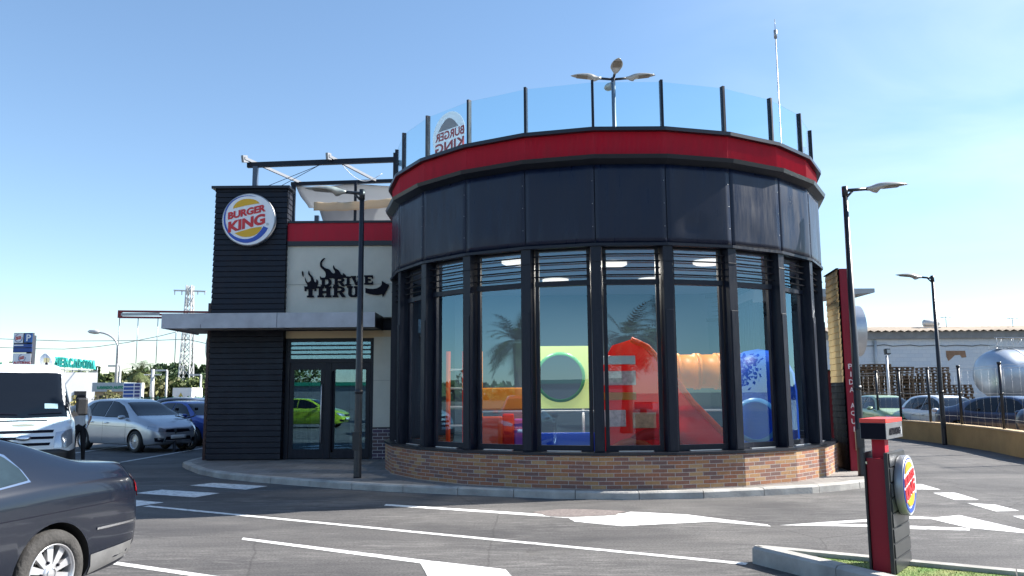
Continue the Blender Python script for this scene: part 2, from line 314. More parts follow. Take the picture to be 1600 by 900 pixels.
# ------------------------------------------------------------------ pavement round the restaurant
M_kerb = mat('concrete kerb', (.36, .345, .32), .85, 0, .28, 2.5, .3, 30)
def paving_mat():
    M = brick_mat('paving slabs', [(.27, .25, .235), (.32, .30, .28), (.24, .225, .21), (.29, .27, .25)], (.16, .15, .14), .4, .4, False, .012); return M
M_pave = paving_mat()
kpts = [(290, 733), (310, 741), (345, 748), (392, 753), (453, 758), (525, 763.5), (600, 768), (675, 771.5), (756, 775), (866, 779.5), (982, 781), (1100, 779), (1210, 774), (1270, 771), (1313, 767), (1354, 762)]
kp = [G(x, y) for x, y in kpts]
kp = [Vector((-7.9, 34, 0)), Vector((-8.0, 20.4, 0)), Vector((-7.9, 19.6, 0))] + kp + [Vector((6.7, 14.7, 0)), Vector((7.3, 15.4, 0)), Vector((7.6, 16.5, 0)), Vector((7.7, 18.5, 0)), Vector((7.7, 34, 0))]
def resample(P, step):
    outp = [P[0]]; 
    for a, b in zip(P, P[1:]):
        k = max(1, int((b-a).length/step))
        outp += [a.lerp(b, (i+1)/k) for i in range(k)]
    return outp
def offset(P, d):
    R = []
    for i, p in enumerate(P):
        t = (P[min(i+1, len(P)-1)]-P[max(i-1, 0)]).normalized(); R.append(p+Vector((-t.y, t.x, 0))*d)
    return R
inner = offset(kp, .16)
mb = MB(); mb.prism([Vector((p.x, p.y, 0)) for p in inner], (0, 0, .118)); tag(mb.build('pavement', M_pave), None, None, kind='structure')
def kerb_run(P, width, h, seg=.95, gap=.012):
    mb = MB(); acc = resample(P, .16); cum = 0; start = 0; pts = acc; I = offset(acc, width)
    i = 0
    while i < len(acc)-1:
        j = i; ln = 0
        while j < len(acc)-1 and ln < seg: ln += (acc[j+1]-acc[j]).length; j += 1
        A = acc[i:j+1]; B = I[i:j+1]; n = len(A); jt = random.uniform(-.004, .004); jo = random.uniform(-.006, .006)
        sh = gap
        A = [a.copy() for a in A]; B = [b.copy() for b in B]
        d0 = (A[1]-A[0]).normalized()*gap/2; A[0] += d0; B[0] += d0; A[-1] -= d0; B[-1] -= d0
        V = []
        for a, b in zip(A, B):
            o = (a-b).normalized(); a = a+o*jo
            V += [Vector((a.x, a.y, 0)), Vector((a.x, a.y, h-.025+jt))-o*.004, Vector((a.x, a.y, h+jt))-o*.03, Vector((b.x, b.y, h+jt)), Vector((b.x, b.y, 0))]
        F = [(k*5+q, (k+1)*5+q, (k+1)*5+(q+1) % 5, k*5+(q+1) % 5) for k in range(n-1) for q in range(5)]
        F += [(0, 1, 2, 3, 4), tuple((n-1)*5+q for q in (4, 3, 2, 1, 0))]
        mb.add(V, F); i = j
    return mb
tag(kerb_run(kp, .158, .124).build('pavement_kerb', M_kerb), None, None, kind='structure')
# ------------------------------------------------------------------ grass island bottom right
isl_out = [G(1600, 1010), G(1252, 901), G(1171.5, 878)+Vector((.02, 0, 0)), G(1172, 868)]
A0 = Vector((2.36, 8.40, 0)); 
outer = [Vector(p) for p in ((4.6, 4.0, 0), (3.35, 6.3, 0), (2.68, 7.66, 0), (2.37, 8.28, 0), (2.42, 8.37, 0), (2.54, 8.32, 0), (4.33, 7.20, 0), (6.2, 6.05, 0), (9, 4.4, 0))]
mb = kerb_run([p for p in reversed(outer)], .15, .165, 1.0)
tag(mb.build('island_kerb', M_kerb), None, None, kind='structure')
ins = offset([p for p in reversed(outer)], .15)
mb = MB(); mb.prism([Vector((p.x, p.y, 0)) for p in ins], (0, 0, .11)); tag(mb.build('island_soil', M_earth), None, None, kind='structure')
# artificial grass blades
M_grass = mat('green turf', (.10, .21, .035), .8, 0, 0, 5, .0, col2=(.23, .24, .08))
mb = MB(); ip = [(p.x, p.y) for p in ins]
def inside(x, y, P):
    c = False; j = len(P)-1
    for i in range(len(P)):
        if (P[i][1] > y) != (P[j][1] > y) and x < (P[j][0]-P[i][0])*(y-P[i][1])/(P[j][1]-P[i][1])+P[i][0]: c = not c
        j = i
    return c
mb.prism([Vector((p.x, p.y, .112)) for p in ins], (0, 0, .018))
rg = random.Random(3)
for _ in range(52000):
    x = rg.uniform(2.4, 6.2); y = rg.uniform(5.6, 8.7)
    if not inside(x, y, ip): continue
    a = rg.uniform(0, PI); w = .004; h = rg.uniform(.008, .026); lx, ly = rg.gauss(0, .012), rg.gauss(0, .012)
    mb.add([(x-math.cos(a)*w, y-math.sin(a)*w, .12), (x+math.cos(a)*w, y+math.sin(a)*w, .12), (x+lx, y+ly, .125+h)], [(0, 1, 2)])
tag(mb.build('turf', M_grass), 'bright green turf inside the kerbed island under the ordering sign', 'grass', kind='stuff')
# ================================================================== RESTAURANT
B = thing('restaurant_building', 'dark burger restaurant with a round glazed play hall, red fascia and glass roof railing', 'restaurant', (0, 20, .12))
CX, CY = 2.018, 18.16
A0d, DP = -97.22, 15.0
def vang(k): return math.radians(A0d+DP*k)
def dv(k, r, z): a = vang(k); return Vector((CX+r*math.cos(a), CY+r*math.sin(a), z))
WIN = range(-6, 11)                    # glazed bays, between vertex k and k+1; unseen rear ones added to let sun in
ALLB = range(-7, 11)
ZB, ZS, ZT, ZP, ZC, ZR, ZK = .12, .66, 4.21, 5.59, 5.73, 6.17, 6.235
# brick plinth, one facet after another with continuous UVs
mb = MB(); u = 0
for k in range(-9, 13):
    a, b = dv(k, 4.80, ZB), dv(k+1, 4.80, ZB); a2, b2 = dv(k, 4.80, ZS), dv(k+1, 4.80, ZS); w = (b-a).length
    uo = u; u += w
    mb.add([a, b, b2, a2], [(0, 1, 2, 3)], uvs=[[(uo, ZB), (uo+w, ZB), (uo+w, ZS), (uo, ZS)]])
    c, d = dv(k, 4.5, ZS), dv(k+1, 4.5, ZS); mb.add([a2, b2, d, c], [(0, 1, 2, 3)], uvs=[[(0, 0), (.1, 0), (.1, .1), (0, .1)]])
mb.build('brick_plinth', M_brick, B)
mb = MB()
for k in range(-9, 13):
    a, b = dv(k, 4.825, ZS+.003), dv(k+1, 4.825, ZS+.003); c, d = dv(k, 4.40, ZS+.003), dv(k+1, 4.40, ZS+.003)
    mb.prism([a, b, d, c], (0, 0, .045))
mb.build('window_sill', M_cap, B)
# mortar joint strips at plinth corners
# columns
for k in list(range(-7, 12)):
    r = Vector((math.cos(vang(k)), math.sin(vang(k)), 0)); t = Vector((-r.y, r.x, 0))
    mb = MB(); c = Vector((CX, CY, 0))
    mb.obox(c+r*4.56+Vector((0, 0, (ZS+.048+ZT+.06)/2)), t, (0, 0, 1), r, .172, ZT+.06-ZS-.048, .27)
    mb.obox(c+r*4.702+Vector((0, 0, 1.9)), t, (0, 0, 1), r, .14, 2.35, .014)
    for z in (2.9, 3.9): mb.obox(c+r*4.70+Vector((0, 0, z)), t, (0, 0, 1), r, .17, .012, .01)
    mb.build('column', M_navy, B, bevel=.006)
# glazed bays
for k in WIN:
    a, b = dv(k, 4.50, 0), dv(k+1, 4.50, 0); t = (b-a).normalized(); n = Vector((t.y, -t.x, 0)); Lw = (b-a).length
    a2, b2 = a+t*.105, b-t*.105; mid = (a+b)/2; wI = (b2-a2).length
    fr = MB()
    def hb(z, h, d=.07, off=0, M=fr): M.obox(mid+Vector((0, 0, z))+n*off, t, (0, 0, 1), n, wI, h, d)
    hb(ZS+.10, .10); hb(3.565, .085, .09, .02); hb(ZT-.02, .10)
    for e, sgn in ((a2, 1), (b2, -1)):
        fr.obox(e+t*sgn*.03+Vector((0, 0, (ZS+ZT)/2+.02)), t, (0, 0, 1), n, .06, ZT-ZS-.06, .06)
    w = fr.build('window', M_navy, B)
    hw_ = t*((wI-.11)/2)
    p = MB(); p.add([mid-hw_+Vector((0, 0, ZS+.15)), mid+hw_+Vector((0, 0, ZS+.15)), mid+hw_+Vector((0, 0, 3.525)), mid-hw_+Vector((0, 0, 3.525))], [(0, 1, 2, 3)]); p.build('pane', G_shop, w)
    p = MB(); p.add([mid-hw_+Vector((0, 0, 3.607)), mid+hw_+Vector((0, 0, 3.607)), mid+hw_+Vector((0, 0, 4.14)), mid-hw_+Vector((0, 0, 4.14))], [(0, 1, 2, 3)]); p.build('pane', G_shop, w)
    for i, z in enumerate((3.68, 3.80, 3.92, 4.04)):
        lv = MB(); lv.obox(mid+Vector((0, 0, z))+n*.105, t, (n*.35+Vector((0, 0, 1))).normalized(), n, wI+.02, .02, .036); lv.build('louvre_bar', M_louv, w)
    hnd = MB(); hnd.obox(mid+Vector((0, 0, ZS+.062))+n*.12, t, (0, 0, 1), n, wI*.6, .012, .05)
    hnd.build('sill_flashing', M_alu, w)
# composite panels above the windows, slightly dished
rp = random.Random(5)
for k in ALLB:
    a, b = dv(k, 4.715, 0), dv(k+1, 4.715, 0); t = (b-a).normalized(); n = Vector((t.y, -t.x, 0)); Lw = (b-a).length
    NX, NZ = 14, 14; V = []; dents = [(rp.uniform(.0, 1), rp.uniform(0, 1), rp.uniform(.10, .25), rp.uniform(-.012, .010)) for _ in range(6)]
    for j in range(NZ+1):
        for i in range(NX+1):
            u_, v_ = i/NX, j/NZ; d = 0
            e = min(u_, 1-u_, v_, 1-v_)*6; e = min(1, e)
            for (du, dv_, s_, h_) in dents: d += h_*math.exp(-((u_-du)**2+(v_-dv_)**2)/(s_*s_))
            d = d*e - .006*(1-e)**2
            V.append(a+t*(.008+u_*(Lw-.016))+Vector((0, 0, ZT+.005+v_*(ZP-ZT-.01)))+n*d)
    mb = MB(); mb.add(V, [(j*(NX+1)+i, j*(NX+1)+i+1, (j+1)*(NX+1)+i+1, (j+1)*(NX+1)+i) for j in range(NZ) for i in range(NX)], True)
    o = mb.build('wall_panel', M_panel, B)
    md = o.modifiers.new('thick', 'SOLIDIFY'); md.thickness = .02; md.offset = -1
    rv = MB()
    for z in (4.5, 4.9, 5.3):
        rv.lathe(b+Vector((0, 0, z))+n*.004-t*.04, n, [(.008, 0), (.007, .004), (0, .005)], 8)
    rv.build('rivet', M_grey, o)
def ring(name, m, r0, r1, z0, z1, ks, parent=B, dz=0):
    mb = MB()
    for k in ks:
        a, b, c, d = dv(k, r0, z0), dv(k+1, r0, z0), dv(k+1, r1, z0), dv(k, r1, z0); mb.prism([a, b, c, d], (0, 0, z1-z0))
    return mb.build(name, m, parent)
KS = range(-8, 12)
ring('panel_backing', M_ink, 4.68, 4.40, ZT+.045, ZP, KS)
# head trim between column heads and panels
ring('head_trim', M_navy, 4.735, 4.62, ZT-.045, ZT+.004, KS)
cor = MB()
for k in KS:                                  # cornice with sloping underside
    pr = [(4.70, ZP-.003), (4.84, ZP+.07), (4.86, ZC+.0), (4.70, ZC+.02)]
    V = [dv(k, r, z) for r, z in pr]+[dv(k+1, r, z) for r, z in pr]
    cor.add(V, [(0, 1, 5, 4), (1, 2, 6, 5), (2, 3, 7, 6), (3, 0, 4, 7)])
cor.build('cornice', M_cap, B)
# corrugated red fascia
mb = MB()
for k in KS:
    a, b = dv(k, 4.70, 0), dv(k+1, 4.70, 0); t = (b-a).normalized(); n = Vector((t.y, -t.x, 0)); Lw = (b-a).length; N = 56
    V = []
    for i in range(N*2+1):
        p = a+t*(Lw*i/(2*N)); d = .010 if i % 2 else 0
        V += [Vector((p.x, p.y, ZC+.01))+n*d, Vector((p.x, p.y, ZR))+n*d]
    mb.add(V, [(2*i, 2*i+2, 2*i+3, 2*i+1) for i in range(2*N)])
mb.build('red_fascia', M_red, B)
ring('coping', M_cap, 4.80, 4.45, ZR, ZK, KS)
mb = MB(); mb.prism([dv(k, 4.55, 5.9) for k in range(24)], (0, 0, .08)); mb.build('terrace_floor', M_grey, B)
# railing
for k in range(-6, 10):
    r = Vector((math.cos(vang(k)), math.sin(vang(k)), 0)); t = Vector((-r.y, r.x, 0)); c = Vector((CX, CY, 0))
    mb = MB(); mb.obox(c+r*4.62+Vector((0, 0, (ZK+7.13)/2)), t, (0, 0, 1), r, .045, 7.13-ZK, .085); mb.build('railing_post', M_navy, B)
for k in range(-6, 9):
    a, b = dv(k, 4.62, 0), dv(k+1, 4.62, 0); t = (b-a).normalized(); n = Vector((t.y, -t.x, 0)); mid = (a+b)/2
    mb = MB(); mb.obox(mid+Vector((0, 0, (ZK+.03+7.10)/2)), t, (0, 0, 1), n, (b-a).length-.055, 7.10-ZK-.03, .012)
    gp = mb.build('railing_pane', G_rail, B)
# solid dark walls on the unglazed rear facets of the drum
mb = MB()
for k in list(range(11, 12))+[-7, -8]:
    a, b, c, d = dv(k, 4.56, ZS), dv(k+1, 4.56, ZS), dv(k+1, 4.4, ZS), dv(k, 4.4, ZS); mb.prism([a, b, c, d], (0, 0, ZT-ZS+.06))
mb.build('rear_wall', M_navy, B)
# interior shell
M_floor_in = mat('play hall floor', (.10, .13, .22), .5)
M_ceil_in = mat('play hall ceiling', (.16, .18, .21), .8)
M_wall_in = mat('play hall wall', (.05, .08, .12), .8)
mb = MB(); mb.prism([dv(k, 4.42, .14) for k in range(24)], (0, 0, .05)); mb.build('hall_floor', M_floor_in, B)
mb = MB(); mb.prism([dv(k, 4.39, 4.27) for k in range(24)], (0, 0, .05)); mb.build('hall_ceiling', M_ceil_in, B)
mb = MB(); mb.box(-2.2, 6.2, 21.3, 21.4, .19, 4.26); mb.build('inner_wall', M_wall_in, B)
M_lit = mat('lit lamp disc', (1, .96, .88), .5, emit=.4)
for lx_, ly_ in ((.1, 15.6), (2.0, 15.9), (3.9, 15.8), (1.0, 18.3), (3.2, 18.3)):
    mb = MB(); mb.lathe((lx_, ly_, 4.265), (0, 0, -1), [(.0, .0), (.30, 0), (.30, .05), (.26, .07), (0, .07)], 28); mb.build('ceiling_lamp', M_lit, B)
    ld = bpy.data.lights.new('ceiling_lamp_light', 'AREA'); ld.shape = 'DISK'; ld.size = .5; ld.energy = 34; ld.color = (1, .95, .86)
    lo_b = bpy.data.objects.new('ceiling_lamp_light', ld); COL.objects.link(lo_b); lo_b.location = (lx_, ly_, 4.18)
# main block behind, and entrance block
YW = 20.0
bl = MB(); bl.box(-7.38, 6.4, 22.75, 34, .12, 5.55); bl.box(-7.38, -2.2, YW+.35, 22.75, 3.3, 5.55); bl.box(-7.38, -5.72, YW+.35, 22.75, .12, 3.3)
bl.box(-2.6, -2.25, YW+.35, 22.75, .12, 3.3); bl.build('main_block', M_slat, B)
# tower with siding
tw = MB(); tx0, tx1, ty = -7.47, -5.66, 19.90
tw.box(tx0+.02, tx1-.02, ty+.02, 22.4, .12, 5.5); tw.box(tx0+.02, tx1-.02, ty+.02, ty+.40, 5.5, 6.86)
z = .14; pitch = .1355
def board(mb, x0, x1, y, z, h): # a bevelled board facing -Y
    mb.add([(x0, y, z+.004), (x1, y, z+.004), (x1, y-.018, z+.012), (x0, y-.018, z+.012), (x1, y-.006, z+h-.006), (x0, y-.006, z+h-.006), (x1, y+.012, z+h), (x0, y+.012, z+h)],
           [(0, 1, 2, 3), (3, 2, 4, 5), (5, 4, 6, 7)])
while z < 6.80:
    board(tw, tx0, tx1, ty, z, pitch)
    # left and right returns
    yb_ = 22.4 if z < 5.5 else ty+.42
    for xx, s_ in ((tx0, -1), (tx1, 1)):
        tw.add([(xx, ty, z+.004), (xx, yb_, z+.004), (xx+s_*.016, yb_, z+.012), (xx+s_*.016, ty-.016, z+.012), (xx+s_*.004, yb_, z+pitch-.006), (xx+s_*.004, ty-.004, z+pitch-.006)], [(0, 1, 2, 3), (3, 2, 4, 5)])
    z += pitch
tw.build('siding_tower', M_slat, B)
mb = MB(); mb.box(tx0-.09, tx1+.07, ty-.10, ty+.50, 6.865, 6.93); mb.build('tower_coping', M_cap, B)
mb = MB(); mb.box(tx0-.14, tx0-.02, 20.05, 20.35, .12, 3.98); mb.build('corner_post', mat('brown post', (.05, .02, .018), .5), B)
# pale wall above canopy
mb = MB(); mb.box(-5.655, -2.75, YW, YW+.34, 3.59, 5.40); mb.build('upper_wall', M_render, B)
mb = MB(); mb.box(-5.655, -2.9, YW-.012, YW-.002, 4.42, 4.432); mb.build('wall_joint', mat('joint', (.36, .35, .32), .9), B)
mb = MB(); mb.box(-5.65, -2.75, YW-.06, YW+.34, 5.405, 5.52); mb.build('dark_band', M_cap, B)
mb = MB(); mb.box(-5.65, -2.75, YW-.03, YW+.34, 5.522, 5.985)
mb.build('red_band', M_red, B)
mb = MB(); mb.box(-5.65, -2.75, YW-.06, YW+.36, 5.987, 6.04); mb.build('band_coping', M_cap, B)
# wall right of the door
mb = MB(); mb.box(-3.44, -2.62, YW, YW+.34, .885, 3.24); mb.build('side_wall', M_render, B)
mb = MB(); mb.box(-3.44, -2.9, YW-.006, YW-.001, 2.02, 2.03); mb.build('wall_joint', MATS['joint'], B)
mb = MB(); mb.add([(-3.44, YW-.01, .12), (-2.62, YW-.01, .12), (-2.62, YW-.01, .86), (-3.44, YW-.01, .86), (-3.44, YW+.3, .12), (-3.44, YW+.3, .86)], [(0, 1, 2, 3), (4, 0, 3, 5)], uvs=[[(0, .12), (.82, .12), (.82, .86), (0, .86)], [(-.3, .12), (0, .12), (0, .86), (-.3, .86)]])
mb.build('brick_plinth', brick_mat('purple brick', [(.10, .07, .10), (.14, .09, .11), (.12, .08, .13), (.16, .10, .10)], (.55, .55, .56), .25, .083, True, .014), B)
mb = MB(); mb.box(-3.45, -2.62, YW-.02, YW+.3, .862, .886); mb.build('plinth_cap', M_cap, B)
mb = MB(); mb.box(-5.64, -3.44, YW+.02, YW+.33, 3.08, 3.26); mb.box(-3.44, -2.62, YW-.012, YW+.33, 3.10, 3.26); mb.build('lintel', M_cream, B)
# entrance glazing
YD = YW+.10
dw = MB()
dw.box(-5.64, -5.53, YD-.03, YD+.06, .12, 3.075); dw.box(-3.53, -3.445, YD-.03, YD+.06, .12, 3.075); dw.box(-5.53, -3.53, YD-.03, YD+.06, 2.99, 3.075); dw.box(-5.53, -3.53, YD-.03, YD+.06, 2.47, 2.57)
D = dw.build('entrance_frame', M_navy, B)
mb = MB(); mb.box(-5.53, -3.53, YD+.01, YD+.018, 2.57, 2.99); mb.build('pane', G_shop, D)
for z_ in (2.68, 2.79, 2.90):
    mb = MB(); mb.box(-5.60, -3.47, YD-.07, YD-.04, z_-.015, z_+.015); mb.build('louvre_bar', M_navy, D)
def leaf(x0, x1, fw=.10):
    d = MB(); d.box(x0, x0+fw, YD-.02, YD+.03, .14, 2.465); d.box(x1-fw, x1, YD-.02, YD+.03, .14, 2.465); d.box(x0+fw, x1-fw, YD-.02, YD+.03, .14, .36); d.box(x0+fw, x1-fw, YD-.02, YD+.03, 2.30, 2.465)
    l = d.build('door', M_navy, B)
    mb = MB(); mb.box(x0+fw, x1-fw, YD, YD+.01, .36, 2.30); mb.build('pane', G_shop, l)
    return l
l1 = leaf(-5.52, -4.66); l2 = leaf(-4.50, -3.54)
mb = MB(); mb.box(-4.655, -4.505, YD-.03, YD+.04, .13, 2.465); mb.build('door_post', M_navy, B)
mb = MB(); mb.tube([(-4.72, YD-.03, .5), (-4.72, YD-.09, .55), (-4.72, YD-.09, 1.9), (-4.72, YD-.03, 1.95)], .016, 8); mb.build('handle', M_alu, l1)
mb = MB(); mb.tube([(-4.45, YD-.03, .3), (-4.45, YD-.10, .35), (-4.45, YD-.10, 2.2), (-4.45, YD-.03, 2.25)], .022, 8); mb.build('handle', M_ink, l2)
mb = MB(); mb.box(-5.35, -4.75, 21.6, 21.65, .12, 3.0); mb.box(-4.4, -3.5, 22.0, 22.05, .12, 3.0); mb.build('lobby_wall', mat('lobby wall', (.05, .05, .055), .6), B)
# canopy
cn = MB(); cn.box(-8.22, -3.22, 18.80, 18.83, 3.25, 3.60); cn.box(-8.22, -8.19, 18.83, 21.0, 3.25, 3.60)
cn.box(-8.19, -3.25, 18.83, 19.86, 3.56, 3.585)
CN = cn.build('canopy', M_canopy, B)
mb = MB(); mb.box(-3.249, -3.216, 18.832, 20.0, 3.252, 3.598); mb.build('end_fascia', M_navy, CN)
mb = MB(); mb.box(-8.185, -3.255, 18.835, 19.85, 3.275, 3.30); mb.box(-8.185, -7.62, 19.85, 20.95, 3.275, 3.30); mb.build('soffit', M_soffit, CN)
mb = MB(); mb.box(-5.52, -5.515, 18.793, 18.801, 3.25, 3.60); mb.box(-7.3, -7.296, 18.793, 18.801, 3.25, 3.34); mb.build('fascia_joint', M_ink, CN)
for x_ in (-7.7, -5.6):
    mb = MB(); mb.lathe((x_, 19.2, 3.276), (0, 0, -1), [(0, 0), (.17, 0), (.17, .02), (0, .03)], 20); mb.build('downlight', M_grey, CN)
# ---- round logo sign
def logo(parent, c, r, u, n, R, thick=.16, mir=False, frame_mat=M_grey, flat=False, pale=False):
    c, r, u, n = [Vector(q).normalized() if i else Vector(q) for i, q in enumerate((c, r, u, n))]
    if mir: r = -r
    mr, mbk, my = (M_lred, M_blue, M_yel)
    if pale: mr, mbk, my = mat('reflected red', (.50, .22, .22), .5), mat('reflected blue', (.62, .66, .75), .5), mat('reflected bun', (.66, .60, .60), .5)
    rim = MB()
    if not flat: rim.lathe(c, n, [(R*.99, 0), (R*1.0, .01), (R*1.0, thick-.01), (R*.985, thick), (R*.965, thick)], 56)
    base = rim.build('logo_sign', frame_mat, parent) if not flat else None
    f = MB(); f.lathe(c+n*(thick-.006), n, [(0, 0), (R*.967, 0), (R*.967, .004), (0, .004)], 56, False)
    face = f.build('sign_face' if not flat else 'logo_reflection', M_lwhite if not pale else mat('pale reflection', (.62, .68, .74), .5), base if not flat else parent)
    host = base if not flat else face
    def P(x, y, h): return c+r*((x-425)/345*R)+u*((450-y)/345*R)+n*(thick+h)
    def poly(nm, pts, m_, h0=.001, d=.006):
        q = MB(); q.prism([P(x, y, h0) for x, y in pts], n*d); q.build(nm, m_, host)
    poly('bun', [(218, 305), (228, 272), (250, 240), (280, 213), (318, 192), (355, 181), (395, 177), (440, 178), (480, 185), (515, 198), (542, 217), (562, 238), (500, 246), (390, 265), (290, 288)], my)
    poly('bun', [(250, 632), (330, 606), (450, 570), (520, 556), (602, 548), (590, 585), (572, 612), (545, 638), (505, 663), (455, 678), (400, 682), (350, 678), (300, 660)], my)
    Oo = [(682, 568), (645, 630), (600, 680), (545, 720), (485, 747), (425, 760), (370, 758), (310, 743), (255, 717), (205, 680), (160, 628), (128, 570), (108, 505), (102, 440), (108, 370), (125, 312), (155, 255), (200, 205), (260, 165), (320, 142), (385, 132), (450, 134), (520, 152)]
    Ii = [(450, 139), (385, 140), (322, 151), (264, 175), (210, 215), (168, 262), (140, 318), (126, 375), (122, 440), (130, 500), (146, 552), (168, 600), (200, 632), (250, 672), (310, 698), (370, 710), (425, 708), (480, 693), (530, 664), (580, 610), (622, 542)]
    # strip
    q = MB(); NN = 60
    def rs(Pl):
        ln = [0]
        for a, b in zip(Pl, Pl[1:]): ln.append(ln[-1]+math.dist(a, b))
        o_ = []
        for i in range(NN+1):
            t_ = ln[-1]*i/NN; j = max(0, min(len(Pl)-2, next((k_-1 for k_ in range(1, len(ln)) if ln[k_] >= t_-1e-9), len(Pl)-2))); f_ = (t_-ln[j])/(ln[j+1]-ln[j]+1e-9)
            o_.append((Pl[j][0]+(Pl[j+1][0]-Pl[j][0])*f_, Pl[j][1]+(Pl[j+1][1]-Pl[j][1])*f_))
        return o_
    a_, b_ = rs(Oo), rs(Ii[::-1]); V = []
    for (p1, p2) in zip(a_, b_): V += [P(*p1, .006), P(*p2, .006), P(*p1, 0), P(*p2, 0)]
    q.add(V, [(4*i, 4*i+1, 4*i+5, 4*i+4) for i in range(NN)]+[(4*i, 4*i+2, 4*i+6, 4*i+4) for i in range(NN)]+[(4*i+1, 4*i+3, 4*i+7, 4*i+5) for i in range(NN)])
    q.build('crescent', mbk, host)
    k = R/345
    for word, x0, y0, x1, y1, hgt, sh in (('BURGER', 158, 455, 645, 345, 98, .10), ('KING', 165, 628, 640, 512, 145, .06)):
        rr = (P(x1, y1, 0)-P(x0, y0, 0)); wd = rr.length
        q = text_mb(word, P(x0, y0, .002), rr, u, n, wd*1.0, hgt*k, .008, .045, sh*0, .98)
        # slight arch: letters swell to the right
        q.build('lettering', mr, host)
    if not pale and R > .6:
        q = text_mb('®', P(655, 532, .002), r, u, n, 38*k, 34*k, .003, 0); q.build('registered_mark', M_grey, host)
    return host
X1, Z1, Y1 = (1, 0, 0), (0, 0, 1), (0, -1, 0)
lc = ZY(391, 344.5, ty-.05)
logo(B, (lc.x, ty-.02, lc.z), X1, Z1, Y1, .665, .16)
# second round sign on the left flank of the tower
logo(B, (tx0-.14, 20.8, 2.88), (0, -1, 0), Z1, (-1, 0, 0), .47, .14)
# ---- DRIVE THRU artwork
def wp(x, y): return ZY(460+x/10, 390+y/10, YW-.02)
def art(nm, pts, d=.02): q = MB(); q.prism([wp(*p) for p in pts], (0, -d, 0)); return q
def smooth(P, it=2):
    for _ in range(it):
        Q = []
        for i in range(len(P)):
            a, b = P[i], P[(i+1) % len(P)]; Q += [(a[0]*.8+b[0]*.2, a[1]*.8+b[1]*.2), (a[0]*.2+b[0]*.8, a[1]*.2+b[1]*.8)]
        P = Q
    return P
art('f', smooth([(160, 645), (158, 560), (185, 592), (207, 570), (200, 540), (172, 500), (160, 415), (195, 508), (230, 512), (264, 480), (255, 430), (212, 385), (228, 318), (238, 375), (292, 430), (312, 500), (340, 518), (348, 455), (376, 500), (366, 550), (352, 578), (400, 600), (330, 605), (250, 600), (200, 605)]), .018).build('flame_motif', M_ink, B)
art('f', smooth([(405, 475), (398, 405), (430, 450), (472, 445), (497, 400), (480, 340), (405, 275), (400, 200), (440, 145), (490, 128), (432, 190), (432, 250), (482, 290), (550, 308), (592, 368), (622, 375), (642, 350), (602, 290), (612, 235), (632, 290), (692, 318), (732, 392), (762, 398), (758, 360), (815, 412), (800, 440), (700, 445), (600, 446), (500, 450), (430, 470)]), .018).build('flame_motif', M_ink, B)
art('f', smooth([(118, 325), (146, 358), (142, 440), (120, 390)]), .018).build('flame_motif', M_ink, B)
art('f', [(1110, 600), (1160, 612), (1225, 616), (1290, 605), (1340, 578), (1366, 545), (1365, 488), (1482, 560), (1380, 748), (1370, 700), (1310, 710), (1240, 708), (1170, 695), (1110, 675)], .018).build('arrow_motif', M_ink, B)
def slab(ch, x0, y0, x1, y1):
    w_, h_ = x1-x0, y1-y0; q = MB(); cnt = [0]
    def rc(a, b, c, d, pts=None):
        cnt[0] += 1; dd = .018+.0012*cnt[0]
        P4 = pts or [(a, b), (c, b), (c, d), (a, d)]
        q.prism([wp(x0+p[0]*w_, y0+p[1]*h_) for p in P4], (0, -dd, 0))
    sf = .17                                    # serif thickness
    if ch == 'T': rc(0, 0, 1, .24); rc(0, .2, .16, .42); rc(.84, .2, 1, .42); rc(.33, .2, .67, .95); rc(.2, .83, .8, 1)
    if ch == 'H':
        for a in (0, .54): rc(a, 0, a+.46, sf); rc(a, 1-sf, a+.46, 1); rc(a+.09, .1, a+.37, .9)
        rc(.3, .42, .7, .6)
    if ch == 'I': rc(0, 0, 1, sf); rc(0, 1-sf, 1, 1); rc(.25, .1, .75, .9)
    if ch == 'U': rc(0, 0, .46, sf); rc(.54, 0, 1, sf); rc(.1, .1, .36, .75); rc(.64, .1, .9, .75); rc(0, 0, 0, 0, [(.10, .7), (.36, .7), (.42, .82), (.58, .82), (.64, .7), (.90, .7), (.84, .9), (.7, 1), (.3, 1), (.16, .9)])
    if ch == 'V': rc(0, 0, .45, sf); rc(.55, 0, 1, sf); rc(0, 0, 0, 0, [(.05, .1), (.36, .1), (.52, .7), (.68, .1), (.92, .1), (.62, 1), (.40, 1)])
    if ch == 'E': rc(0, 0, .35, sf); rc(0, 1-sf, .35, 1); rc(.1, .1, .42, .9); rc(.3, 0, 1, .2); rc(.86, .1, 1, .36); rc(.3, .8, 1, 1); rc(.86, .66, 1, .9); rc(.4, .4, .75, .58)
    if ch in 'DR':
        rc(0, 0, .4, sf); rc(0, 1-sf, .45, 1); rc(.1, .1, .36, .9)
        hb_ = 1.0 if ch == 'D' else .6; N = 10; o_ = []; i_ = []
        for i in range(N+1):
            a = -PI/2+PI*i/N; o_.append((.5+.45*math.cos(a), hb_/2+hb_/2*math.sin(a))); i_.append((.45+.24*math.cos(a), hb_/2+(hb_/2-.17)*math.sin(a)))
        for i in range(N): rc(0, 0, 0, 0, [o_[i], o_[i+1], i_[i+1], i_[i]])
        rc(.3, 0, .5, .17); rc(.3, hb_-.17, .5, hb_)
        if ch == 'R': rc(0, 0, 0, 0, [(.45, .52), (.7, .5), (.95, .84), (1, 1), (.72, 1)])
    return q
